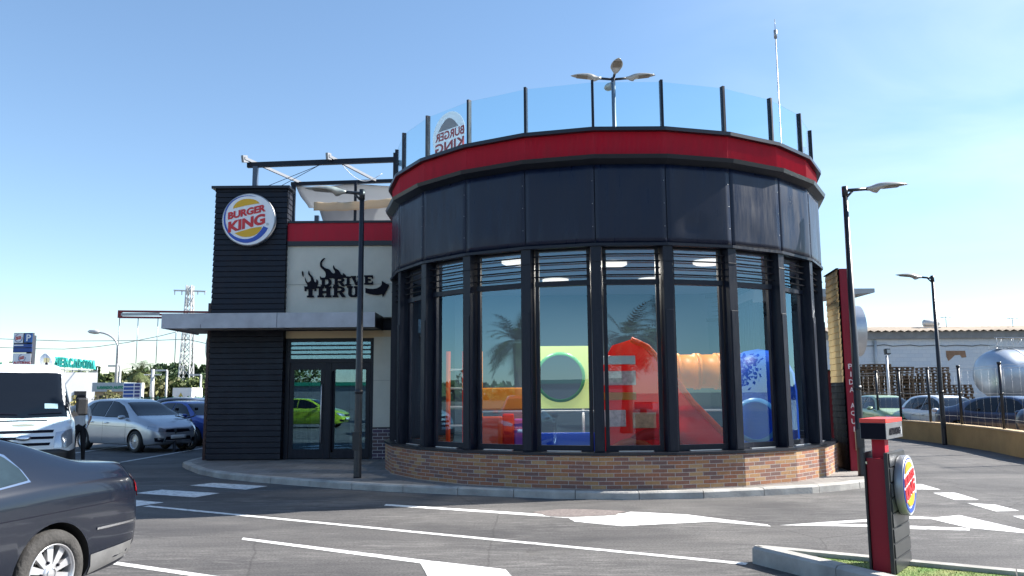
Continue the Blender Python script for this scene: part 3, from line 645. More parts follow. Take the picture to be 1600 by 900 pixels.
for ch, bx_ in (('D', (412, 440, 592, 578)), ('R', (612, 434, 792, 572)), ('I', (798, 420, 884, 565)), ('V', (884, 412, 1062, 560)), ('E', (1090, 402, 1228, 548)),
                ('T', (162, 578, 342, 748)), ('H', (362, 576, 582, 746)), ('R', (600, 574, 800, 744)), ('U', (822, 572, 1022, 742))):
    slab(ch, *bx_).build('wall_letter', M_ink, B)
# ---- roof terrace of the entrance block: pergola, awnings, glass
M_pg = mat('pergola grey', (.20, .21, .23), .45, .3)
mb = MB(); mb.box(-7.38, -2.3, 20.36, 34, 5.555, 5.62); mb.build('roof_deck', M_grey, B)
mb = MB(); mb.bar((-6.84, 20.3, 7.60), (-3.0, 20.3, 7.72), .1, .13); mb.build('pergola_beam', M_navy, B)
mb = MB(); mb.bar((-6.25, 22.3, 7.62), (-3.0, 22.3, 7.70), .1, .10); mb.build('pergola_beam', M_navy, B)
mb = MB(); mb.bar((-6.84, 20.05, 7.72), (-6.0, 22.4, 7.68), .05, .07); mb.bar((-6.88, 20.02, 7.69), (-6.82, 20.18, 7.73), .07, .18); mb.build('pergola_beam', M_pg, B)
mb = MB(); mb.bar((-4.68, 20.05, 7.76), (-3.8, 22.4, 7.70), .05, .07); mb.bar((-4.72, 20.02, 7.75), (-4.66, 20.16, 7.77), .07, .17); mb.build('pergola_beam', M_pg, B)
for x_, y_, z0_, z1_, w_ in ((-6.62, 20.3, 6.93, 7.56, .12), (-3.02, 20.3, 6.04, 7.9, .07), (-6.18, 22.3, 5.62, 7.58, .11), (-4.36, 22.0, 5.62, 7.6, .07), (-3.1, 22.3, 5.62, 7.6, .1), (-5.72, 23.2, 5.62, 6.9, .12)):
    mb = MB(); mb.box(x_-w_/2, x_+w_/2, y_-w_/2, y_+w_/2, z0_, z1_); mb.build('pergola_post', M_navy if w_ != .12 else mat('blue grey post', (.06, .09, .14), .4), B)
for y_ in (21.2, 24.0):
    mb = MB(); mb.bar((-6.9, y_, 6.05), (-2.8, y_, 6.05), .04, .03); mb.build('terrace_rail', M_navy, B)
M_awn = film('awning fabric', (.52, .54, .56), .45)
M_awn2 = film('beige awning roll', (.66, .54, .38), .4)
mb = MB(); N = 20; V = []
for j in range(7):
    for i in range(N+1):
        u_, v_ = i/N, j/6; x_ = -6.12+3.2*u_; sag = .05*math.sin(v_*PI)+.03*math.sin(u_*9+j)
        V.append((x_, 22.32+1.5*v_, 7.58-.10*v_-sag-.2*v_*(1-u_)))
mb.add(V, [(j*(N+1)+i, j*(N+1)+i+1, (j+1)*(N+1)+i+1, (j+1)*(N+1)+i) for j in range(6) for i in range(N)], True)
o = mb.build('awning', M_awn, B); md = o.modifiers.new('t', 'SOLIDIFY'); md.thickness = .012
mb = MB(); V = []
for j in range(9):
    for i in range(N+1):
        u_, v_ = i/N, j/8; x_ = -5.42+2.5*u_
        V.append((x_, 22.0+1.1*v_, 6.98+.10*u_-.55*v_+.18*v_*u_-.06*math.sin(u_*PI)+.012*math.sin(u_*40)))
mb.add(V, [(j*(N+1)+i, j*(N+1)+i+1, (j+1)*(N+1)+i+1, (j+1)*(N+1)+i) for j in range(8) for i in range(N)], True)
o = mb.build('awning', M_awn, B); md = o.modifiers.new('t', 'SOLIDIFY'); md.thickness = .012
mb = MB(); V = []
for j in range(5):
    for i in range(N+1):
        u_, v_ = i/N, j/4; V.append((-5.5+2.55*u_, 21.93+.04*math.sin(u_*7), 7.0+.12*u_-.24*v_-.05*math.sin(u_*PI)+.01*math.sin(u_*33)))
mb.add(V, [(j*(N+1)+i, j*(N+1)+i+1, (j+1)*(N+1)+i+1, (j+1)*(N+1)+i) for j in range(4) for i in range(N)], True)
o = mb.build('awning_valance', M_awn2, B); md = o.modifiers.new('t', 'SOLIDIFY'); md.thickness = .03
for a_, b_ in (((-6.5, 20.4, 7.0), (-4.75, 20.3, 7.68)), ((-6.3, 20.6, 6.98), (-4.85, 20.3, 7.66))):
    mb = MB(); mb.tube([a_, b_], .008, 5); mb.build('cable', M_ink, B)
mb = MB(); mb.tube([Vector((-4.4+1.05*t_, 20.35, 7.62-.9*math.sin(t_*PI)*.35-.25*t_)) for t_ in [i/12 for i in range(13)]], .010, 5); mb.build('cable', M_lwhite, B)
# cowl on the roof behind the railing
mb = MB(); mb.box(-.95, -.35, 17.3, 17.9, 5.98, 7.02); mb.box(-1.0, -.30, 17.25, 17.95, 7.02, 7.07); mb.build('roof_cowl', M_grey, B)
# mirrored sign reflection, painted as pale shapes on one railing pane
k = -3; a, b = dv(k, 4.608, 0), dv(k+1, 4.608, 0); t = (b-a).normalized(); n = Vector((t.y, -t.x, 0))
pc = ZY(697, 212, 14.2); pc = (a+b)/2; pc.z = 6.68
def clip_poly(P, ax, lim, keep_low):
    o = []
    for i in range(len(P)):
        a, b = P[i], P[(i+1) % len(P)]; ia = (a[ax] <= lim) == keep_low; ib = (b[ax] <= lim) == keep_low
        if ia: o.append(a)
        if ia != ib:
            f = (lim-a[ax])/(b[ax]-a[ax]); o.append((a[0]+(b[0]-a[0])*f, a[1]+(b[1]-a[1])*f))
    return o
M_pp = film('pale reflection', (.60, .64, .70), .5); M_pr = film('reflected red', (.42, .10, .11), .4); M_pb = film('reflected bun', (.52, .44, .42), .45)
def reflection_shape(name, P, m, h, hx=(-.58, .575), hz=(ZK+.04, 9)):
    for ax, lim, kl in ((0, hx[0], False), (0, hx[1], True), (1, hz[0]-pc.z, False)):
        P = clip_poly(P, ax, lim, kl)
        if len(P) < 3: return
    q = MB(); q.prism([pc+t*x+Vector((0, 0, y))+n*h for x, y in P], n*.003); return q.build(name, m, B)
circ = lambda r, cx=0, cz=0: [(cx+r*math.cos(2*PI*i/48), cz+r*math.sin(2*PI*i/48)) for i in range(48)]
reflection_shape('logo_reflection', circ(.47, .02, -.10), M_pp, .010)
reflection_shape('bun_reflection', [(-.29+.60*i/12, .03+.22*math.sin(PI*i/12)) for i in range(13)], M_pb, .014)
for word, zz, hh, x_ in (('BURGER', -.16, .17, -.24), ('KING', -.40, .20, -.2)):
    q = text_mb(word, pc+t*(.47)+Vector((0, 0, zz))+n*.015, -t, Z1, n, .84, hh, .003, .03)
    # keep only what lies on the pane
    q2 = MB()
    for f in q.f:
        vs_ = [q.v[i] for i in f]
        if all(-.57 < (p-pc).dot(t) < .565 and p.z > ZK+.04 for p in vs_): q2.add(vs_, [tuple(range(len(vs_)))])
    q2.build('reflected_lettering', M_pr, B)
# ------------------------------------------------------------------ play hall contents
def pl(nm, c, r=.35, co=.08): return mat(nm, c, r, 0, .06, 3, coat=co)
P_red, P_yel, P_blu, P_org, P_grn, P_pur, P_lim = film('play red', (.66, .012, .006), .6), film('play yellow', (.66, .22, .003), .3), film('play blue', (.004, .10, .62), .5), film('play orange', (.70, .09, .004), .5), pl('play green', (.07, .33, .12)), pl('play purple', (.22, .05, .32)), pl('play lime', (.45, .62, .16))
M_note = mat('pink notice', (.55, .36, .34), .6, 0, .3, 14); M_note2 = mat('tan notice', (.50, .26, .14), .6, 0, .3, 14)
T1 = thing('play_slide', 'big glossy red play slide with a wide curved chute behind the middle windows', 'play slide', (3.1, 15.6, .19))
sl = [(1.65, .19), (1.65, 2.2), (1.85, 2.55), (2.2, 2.66), (2.5, 2.52), (2.85, 2.12), (3.3, 1.5), (3.8, .98), (4.2, .62), (4.45, .19)]
mb = MB(); mb.prism([Vector((x, 14.95, z)) for x, z in sl], (0, .03, 0)); mb.build('chute_side', P_red, T1)
mb = MB(); mb.add([p_ for x, z in sl[3:] for p_ in (Vector((x, 14.98, z*.55)), Vector((x, 15.85, z*.55)))], [(2*i, 2*i+2, 2*i+3, 2*i+1) for i in range(len(sl)-4)], True); mb.build('chute_floor', P_org, T1)
mb = MB(); mb.tube([(x, 14.93, z) for x, z in sl[3:]], .055, 10); mb.build('chute_rail', P_org, T1)
mb = MB(); mb.tube([(2.15+.55*math.cos(a), 14.8, .19+.62*math.sin(a)) for a in [PI*i/16 for i in range(17)]], .06, 8); mb.build('arch_rim', P_org, T1)
mb = MB(); mb.tube([(2.55+.62*math.cos(a), 14.85, .19+.75*math.sin(a)) for a in [PI*i/16 for i in range(17)]], .10, 8); mb.build('arch_rim', P_red, T1)
mb = MB(); mb.lathe((2.75, 14.80, .50), (0, -1, 0), [(.16, 0), (.27, .0), (.27, .1), (.16, .1)], 24); mb.build('porthole', M_grey, T1)
mb = MB(); mb.lathe((2.1, 14.82, .42), (0, -1, 0), [(.0, 0), (.22, .0), (.22, .04), (.0, .04)], 24); mb.build('porthole', P_blu, T1)
for i_, (x_, z_, w_, h_, m_) in enumerate(((1.95, 2.28, .62, .16, M_galv), (1.95, 1.95, .62, .26, M_note), (1.95, 1.62, .62, .14, P_yel), (1.85, 1.22, .42, .30, M_note), (2.4, 1.18, .42, .28, M_note2))):
    mb = MB(); mb.box(x_-w_/2, x_+w_/2, 14.86, 14.93, z_-h_/2, z_+h_/2); mb.build('notice_board', m_, T1, bevel=.01)
T2 = thing('play_tube', 'yellow crawl tube hanging level behind the window right of the red slide', 'crawl tube', (3.6, 16.9, 1.9))
mb = MB()
for i in range(6): mb.lathe((2.9+.42*i, 16.45, 2.1), (1, 0, 0), [(.34, 0), (.37, .02), (.37, .05), (.34, .08), (.34, .34), (.37, .36), (.37, .40), (.34, .42)], 24)
mb.build('tube_shell', P_yel, T2)
mb = MB(); [mb.tube([(x_, 16.5, .19), (x_, 16.5, 1.8)], .035, 8) for x_ in (3.4,)]; mb.build('support', M_grey, T2)
T3 = thing('play_drum', 'tall rounded blue play tower behind the far right windows', 'play tower', (4.9, 16.7, .19))
mb = MB(); mb.lathe((4.85, 15.95, .19), (0, 0, 1), [(.68, 0), (.70, .1), (.70, 1.5), (.66, 1.85), (.52, 2.12), (.28, 2.28), (0, 2.33)], 36); mb.build('tower_shell', P_blu, T3)
mb = MB(); mb.lathe((4.56, 15.30, 1.15), (-.4, -.9, 0), [(.35, 0), (.42, .02), (.42, .08), (.35, .1)], 28); mb.build('porthole_ring', pl('play light blue', (.05, .25, .6)), T3)
T4 = thing('porthole_board', 'lime green square play panel with a round blue opening hung behind the middle window', 'play panel', (1.0, 16.2, 1.5))
mb = MB(); N = 32
sq = [(max(-1, min(1, 1.42*math.cos(2*PI*i/N))), max(-1, min(1, 1.42*math.sin(2*PI*i/N)))) for i in range(N)]
V = []
for d_ in (0, .06):
    for i in range(N): V += [(.95+.62*sq[i][0], 16.2+d_, 2.0+.62*sq[i][1]), (.95+.47*math.cos(2*PI*i/N), 16.2+d_, 2.0+.47*math.sin(2*PI*i/N))]
F = []
for i in range(N):
    j = (i+1) % N; F += [(2*i, 2*j, 2*j+1, 2*i+1), (2*N+2*i, 2*N+2*j, 2*N+2*j+1, 2*N+2*i+1), (2*i, 2*j, 2*N+2*j, 2*N+2*i), (2*i+1, 2*j+1, 2*N+2*j+1, 2*N+2*i+1)]
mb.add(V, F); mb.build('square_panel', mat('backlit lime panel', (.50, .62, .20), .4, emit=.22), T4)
mb = MB(); mb.lathe((.95, 16.21, 2.0), (0, -1, 0), [(.44, 0), (.50, .0), (.50, .04), (.44, .04)], 40); mb.build('ring', P_grn, T4)
mb = MB(); mb.tube([(.5, 16.23, .19), (.5, 16.23, 1.4)], .03, 8); mb.tube([(1.4, 16.23, .19), (1.4, 16.23, 1.4)], .03, 8); mb.build('stand', M_grey, T4)
T5 = thing('play_wall', 'row of rainbow coloured play panels standing behind the left windows', 'play wall', (-.2, 15.9, .19))
for nm, x0, x1, z1, m_, yy in (('orange_panel', -.75, -.2, 1.25, P_org, 15.6), ('red_panel', -.2, .02, 1.3, P_red, 15.62), ('purple_panel', .02, .40, 1.2, P_pur, 15.65), ('blue_panel', .45, 1.75, .95, P_blu, 15.3), ('green_step', .55, 1.3, .45, P_grn, 14.9), ('yellow_panel', -.8, .5, 1.75, P_yel, 16.4)):
    mb = MB(); z0_ = .19 if nm != 'yellow_panel' else 1.35; mb.box(x0, x1, yy, yy+.08, z0_, z1+ (.05 if nm == 'yellow_panel' else 0)); mb.build(nm, m_, T5, bevel=.03)
mb = MB(); mb.tube([(-.85, 15.0, 1.35), (4.2, 15.0, 1.35)], .02, 8)
for x_ in (-.85, .45, 1.75, 3.0, 4.2): mb.tube([(x_, 15.0, .19), (x_, 15.0, 1.35)], .02, 8)
tag(mb.build('hand_rail', M_galv), 'thin steel guard rail along the inside of the round hall windows', 'hand rail')
T6 = thing('play_ladder', 'orange and red posts of a climbing frame behind the leftmost windows', 'climbing frame', (-1.2, 17.6, .19))
for i, m_ in enumerate((P_org, P_red, P_yel)):
    mb = MB(); mb.tube([(-1.4+.35*i, 17.6, .19), (-1.4+.35*i, 17.6, 2.6)], .05, 10); mb.build('upright', m_, T6)
mb = MB(); [mb.tube([(-1.4, 17.6, z_), (-.7, 17.6, z_)], .025, 8) for z_ in (.6, 1.0, 1.4, 1.8, 2.2)]; mb.build('rungs', M_galv, T6)
# menu boards / lit notices inside
# ------------------------------------------------------------------ street lamps
def lamp_head(parent, o, d, L_=.82, up=.10, mt=M_lampm):
    d = Vector((d[0], d[1], 0)).normalized(); sx = Vector((-d.y, d.x, 0)); ax = (d+Vector((0, 0, up))).normalized(); uz = sx.cross(ax)*-1
    if uz.z < 0: uz = -uz
    st = [(0, .035, .035, -.035), (.08, .045, .045, -.045), (.16, .06, .06, -.085), (.24, .095, .08, -.10), (.32, .135, .09, -.04), (.45, .155, .092, -.012), (.62, .15, .078, -.006), (.78, .12, .055, -.002), (.9, .075, .03, 0), (1, .02, .006, .002)]
    V = []; N = 14
    for s_, w_, zt, zb in st:
        for k_ in range(N):
            a = 2*PI*k_/N; c_, q_ = math.cos(a), math.sin(a); V.append(Vector(o)+ax*(s_*L_)+sx*(w_*c_)+uz*(zt*q_ if q_ > 0 else -zb*q_))
    mb = MB(); mb.add(V, [(i*N+k_, i*N+(k_+1) % N, (i+1)*N+(k_+1) % N, (i+1)*N+k_) for i in range(len(st)-1) for k_ in range(N)]+[tuple(range(N)), tuple((len(st)-1)*N+k_ for k_ in range(N))], True)
    h = mb.build('lamp_head', mt, parent)
    mb = MB(); mb.obox(Vector(o)+ax*(.62*L_)+uz*-.014, ax, sx, uz, .36*L_, .2, .008); mb.build('lens', mat('lamp lens', (.22, .18, .13), .3), h)
    return h
def street_lamp(name, label, base, top, d, arm=.42, r0=.075, r1=.045, box=True, mp=M_pole, head=.82, door=True, group='black street lamps of the car park'):
    T = thing(name, label, 'street lamp', base, group); x, y, z = base
    mb = MB(); mb.tube([(x, y, z), (x, y, z+.03), (x, y, z+1.6), (x, y, top)], [r0*1.05, r0, r0*.93, r1], 14); mb.tube([(x, y, z+1.58), (x, y, z+1.66)], r0*1.06, 14); mb.tube([(x, y, top-.14), (x, y, top+.06)], r1*1.25, 12)
    mb.build('post', mp, T)
    dd = Vector((d[0], d[1], 0)).normalized(); q = Vector((x, y, top-.02))
    mb = MB(); mb.tube([q, q+dd*arm+Vector((0, 0, .03))], .032, 10); mb.tube([q+Vector((0, 0, -.16)), q+dd*.16], .022, 8); mb.build('arm', mp, T)
    if door: mb = MB(); mb.box(x-r0*1.25, x+r0*.5, y-r0*1.1, y-r0*.5, z+.52, z+.86); mb.build('junction_box', M_asph_dark, T)
    lamp_head(T, q+dd*arm+Vector((0, 0, .03)), dd, head)
    return T
street_lamp('street_lamp', 'black street lamp in front of the restaurant door, its head pointing left', (-2.96, 15.6, .12), 5.66, (-1, .0), .32)
street_lamp('street_lamp', 'black street lamp right of the round hall, its head pointing right', (6.49, 15.30, .12), 5.57, (1, 0), .42)
lb = G(1484, 695)
street_lamp('street_lamp', 'black street lamp standing against the ochre wall at the right', (lb.x-.15, lb.y, 0), 5.22, (-1, 0), .35, door=True)
street_lamp('street_lamp', 'street lamp behind the siding tower with only its flat head showing', (-8.6, 28.5, 0), 7.15, (-1, -.1), .2, group=None)
# cctv-like box on the front lamp
# roof lamp with four heads
T = thing('roof_lamp', 'roof lamp with four flat heads on one pole above the round hall', 'roof lamp', (2.73, 20.5, 5.98))
mb = MB(); mb.tube([(2.73, 20.5, 5.98), (2.73, 20.5, 9.98)], .055, 12); mb.build('pole', mat('blue grey post', (.06, .09, .14), .4), T)
for dd in ((-1, 0), (1, 0), (0, 1), (0, -1)):
    d3 = Vector((*dd, 0)); mb = MB(); mb.tube([(2.73, 20.5, 9.93), Vector((2.73, 20.5, 9.96))+d3*.36], .035, 8); mb.build('arm', M_pole, T)
    lamp_head(T, Vector((2.73, 20.5, 9.96))+d3*.33, dd, .80, .10)
# antenna
T = thing('roof_antenna', 'slim white lightning rod rising from the roof behind the glass railing', 'lightning rod', (7.1, 21.5, 5.5))
T.location = (5.5, 23.0, 5.55)
ax_, ay_ = ZY(1220, 215, 23.0).x, 23.0; T.location = (ax_, ay_, 5.55)
zt_ = ZY(1213, 30, 23.0).z
mb = MB(); mb.tube([(ax_, ay_, .12), (ax_, ay_, zt_-.6)], [.022, .015], 8); mb.build('mast', M_grey, T)
mb = MB(); mb.tube([(ax_, ay_, zt_-.6), (ax_, ay_, zt_-.35)], .05, 10); mb.tube([(ax_, ay_, zt_-.35), (ax_, ay_, zt_)], .010, 6); mb.build('rod_head', M_grey, T)
for c_ in T.children: pass
# ------------------------------------------------------------------ PIDA AQUI pylon
T = thing('order_pylon', 'tall red and dark slatted pylon with a round sign beside the round hall', 'sign pylon', (6.6, 16.4, .12))
fa = Vector((6.78, 16.20, 0)); back = Vector((.10, 1, 0)).normalized()         # slatted side runs to the back
p0 = ZY(1317, 560, 16.2); p1 = p0+Vector((.26, 0, 0)); q0 = ZY(1297, 560, 17.3)
p0.z = p1.z = q0.z = 0; q1 = q0+Vector((.20, .05, 0))
M_glare = mat('glare slats', (.74, .55, .28), .55, 0, .15, 4)  # reflected sunlight on the dark siding, painted in as a tan colour
mb = MB(); mb.prism([p0+Vector((.02, .02, .12)), p1+Vector((0, .02, .12)), q1+Vector((0, 0, .12)), q0+Vector((0.02, 0, .12))], (0, 0, 4.02)); mb.build('core', M_ink, T)
mb = MB(); mb.prism([p0+Vector((.03, -.012, .12)), p1+Vector((0, -.012, .12)), p1+Vector((0, .018, .12)), p0+Vector((.03, .018, .12))], (0, 0, 4.03)); mb.build('red_front', mat('pylon crimson', (.24, .006, .022), .45, spec=.3), T)
sd_ = (q0-p0).normalized(); nn = Vector((-sd_.y, sd_.x, 0)); ln = (q0-p0).length
for nm, m_, za, zb in (('dark_slats', M_slat, .12, 1.85), ('glare_slats', M_glare, 1.85, 4.14)):
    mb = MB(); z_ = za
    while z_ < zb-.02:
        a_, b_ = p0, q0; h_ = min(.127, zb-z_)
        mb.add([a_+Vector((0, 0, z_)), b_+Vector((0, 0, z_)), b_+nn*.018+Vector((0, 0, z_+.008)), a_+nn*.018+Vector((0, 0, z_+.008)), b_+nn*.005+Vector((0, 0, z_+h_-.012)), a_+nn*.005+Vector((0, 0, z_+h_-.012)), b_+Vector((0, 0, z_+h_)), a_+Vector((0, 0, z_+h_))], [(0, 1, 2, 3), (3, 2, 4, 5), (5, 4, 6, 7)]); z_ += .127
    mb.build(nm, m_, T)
mb = MB(); mb.obox((p0+q0)/2+nn*.01+Vector((0, 0, 4.15)), sd_, Z1, nn, ln+.04, .02, .05); mb.build('top_trim', M_ink, T)
for i, ch in enumerate('PIDA AQUI'):
    if ch == ' ': continue
    zc = 2.12-.155*i
    q = text_mb(ch, p1+Vector((-.17 if ch != 'I' else -.135, -.014, zc)), X1, Z1, Y1, .085 if ch != 'I' else .02, .10, .004, .01); q.build('lettering', mat('pale lettering', (.7, .6, .6), .5), T)
mb = MB(); mb.box(p1.x-.12, p1.x-.04, 16.12, 16.185, .52, .90); mb.build('intercom_plate', mat('beige plate', (.55, .48, .35), .5), T)
dn = Vector((1, -.10, 0)).normalized()
c_ = p1+Vector((.03, .35, 2.9)); mb = MB(); mb.lathe(c_, dn, [(.0, 0), (.52, 0), (.52, .21), (0, .22)], 64, False); o = mb.build('round_sign', M_alu, T)
T = thing('serving_canopy', 'grey wedge shaped canopy over the serving window, peeking out above the round sign', 'canopy', (6.9, 18.5, 3.6))
c0 = ZY(1331, 452, 19.5)
mb = MB(); mb.add([(5.8, 19.2, 4.12), (c0.x+.42, 19.2, 4.12), (c0.x+.42, 20.6, 4.12), (5.8, 20.6, 4.12), (5.8, 19.2, 3.8), (c0.x+.42, 19.2, 4.02), (c0.x+.42, 20.6, 4.02), (5.8, 20.6, 3.8)], [(0, 1, 2, 3), (4, 5, 6, 7), (0, 1, 5, 4), (1, 2, 6, 5), (2, 3, 7, 6), (3, 0, 4, 7)]); mb.build('roof_slab', M_grey, T)
mb = MB(); mb.box(5.8, 5.95, 19.3, 20.5, .12, 3.9); mb.build('support_wall', M_navy, T)
T = thing('red_gate_post', 'short dark red post between the round hall and the tall pylon', 'post', (6.3, 17.6, .12))
g_ = ZY(1301, 640, 17.6); mb = MB(); mb.box(g_.x-.10, g_.x+.09, 17.5, 17.7, .12, ZY(1301, 580, 17.6).z); mb.build('post_body', mat('dark red paint', (.16, .012, .02), .5), T)
mb = MB(); zt2 = ZY(1301, 580, 17.6).z; mb.box(g_.x-.12, g_.x+.11, 17.48, 17.72, zt2, zt2+.03); mb.build('post_cap', M_cap, T)
# ------------------------------------------------------------------ drive-through order sign on the island
T = thing('order_sign', 'short crimson and black slatted kiosk sign with a round burger logo on the grass island', 'kiosk sign', (3.25, 7.15, .13))
an = math.radians(-38); sn = Vector((math.cos(an), math.sin(an), 0)); fn = Vector((math.cos(an-PI/2), math.sin(an-PI/2), 0))  # sn: logo face, fn: red end
Rr = -fn                                                        # runs along the slatted face, away from the viewer
bq = G(1396, 899, .13); bq = Vector((bq.x, bq.y, 0))              # near vertical corner
Lb, Wb, Ht = .60, .185, ZY(1387, 708, bq.y).z
wv = -sn
def OP(a, b, z): return bq+Rr*a+wv*b+Vector((0, 0, z))            # a along slat face, b across red end
def blk(mb, a0, a1, b0, b1, z0, z1): mb.add([OP(a0, b0, z0), OP(a1, b0, z0), OP(a1, b1, z0), OP(a0, b1, z0), OP(a0, b0, z1), OP(a1, b0, z1), OP(a1, b1, z1), OP(a0, b1, z1)], [(0, 3, 2, 1), (4, 5, 6, 7), (0, 1, 5, 4), (1, 2, 6, 5), (2, 3, 7, 6), (3, 0, 4, 7)]); return mb
blk(MB(), .03, Lb, .02, Wb-.015, .12, Ht-.05).build('red_core', mat('kiosk crimson', (.25, .008, .02), .42, spec=.3), T, bevel=.004)
blk(MB(), .0, Lb, -.014, .018, .12, Ht).build('black_side', M_asph_dark, T, bevel=.003)
blk(MB(), .0, Lb, Wb-.012, Wb+.004, .12, Ht).build('black_side', M_asph_dark, T, bevel=.003)
M_kslat = mat('kiosk slat', (.045, .048, .052), .32, .2, .15, 5)
mb = MB(); nS = 8; hs = (Ht-.13)/nS
for i in range(nS):
    z0 = .135+i*hs; z1 = z0+hs-.012
    V = [OP(.03, -.016, z0), OP(Lb-.01, -.016, z0), OP(Lb-.01, -.026, z0+.006), OP(.03, -.026, z0+.006), OP(.03, -.023, z1), OP(Lb-.01, -.023, z1), OP(.03, -.014, z1), OP(Lb-.01, -.014, z1)]
    mb.add(V, [(0, 1, 2, 3), (3, 2, 5, 4), (4, 5, 7, 6), (0, 3, 4), (0, 4, 6), (1, 5, 2), (1, 7, 5)])
mb.build('slats', M_kslat, T)
hz0, hz1 = ZY(1387, 687, bq.y).z, ZY(1387, 655, bq.y).z
blk(MB(), .12, .25, .03, .14, Ht-.06, hz0).build('neck', M_red, T, bevel=.004)
hb = blk(MB(), -.01, .58, -.02, .195, hz0, hz1-.035).build('head_box', mat('head box grey', (.16, .165, .18), .4, .3, .1, 3), T, bevel=.003)
blk(MB(), -.012, .582, -.022, .197, hz1-.033, hz1+.003).build('red_stripe', mat('signal red', (.75, .05, .035), .4), hb, bevel=.002)
blk(MB(), -.0135, -.0105, -.015, .190, hz0+.004, hz1-.037).build('dark_end_plate', M_ink, hb)
q = text_mb('AUTOKING', OP(.08, -.023, hz0+.035), Rr, Z1, sn, .40, (hz1-hz0)*.34, .004, .02, .15); q.build('lettering', M_ink, hb)
q = text_mb('›', OP(.50, -.0215, hz0+.03), Rr, Z1, sn, .03, (hz1-hz0)*.38, .003, .03); q.build('chevron', M_lwhite, hb)
mb = MB(); mb.obox(OP(.015, Wb-.02, Ht-.09), fn, Z1, sn, .012, .02, .012); mb.build('screw', M_chrome, T)
lz = (ZY(1419, 763, bq.y).z)
logo(T, OP(.36, -.030, lz), Rr, Z1, sn, .262, .07)
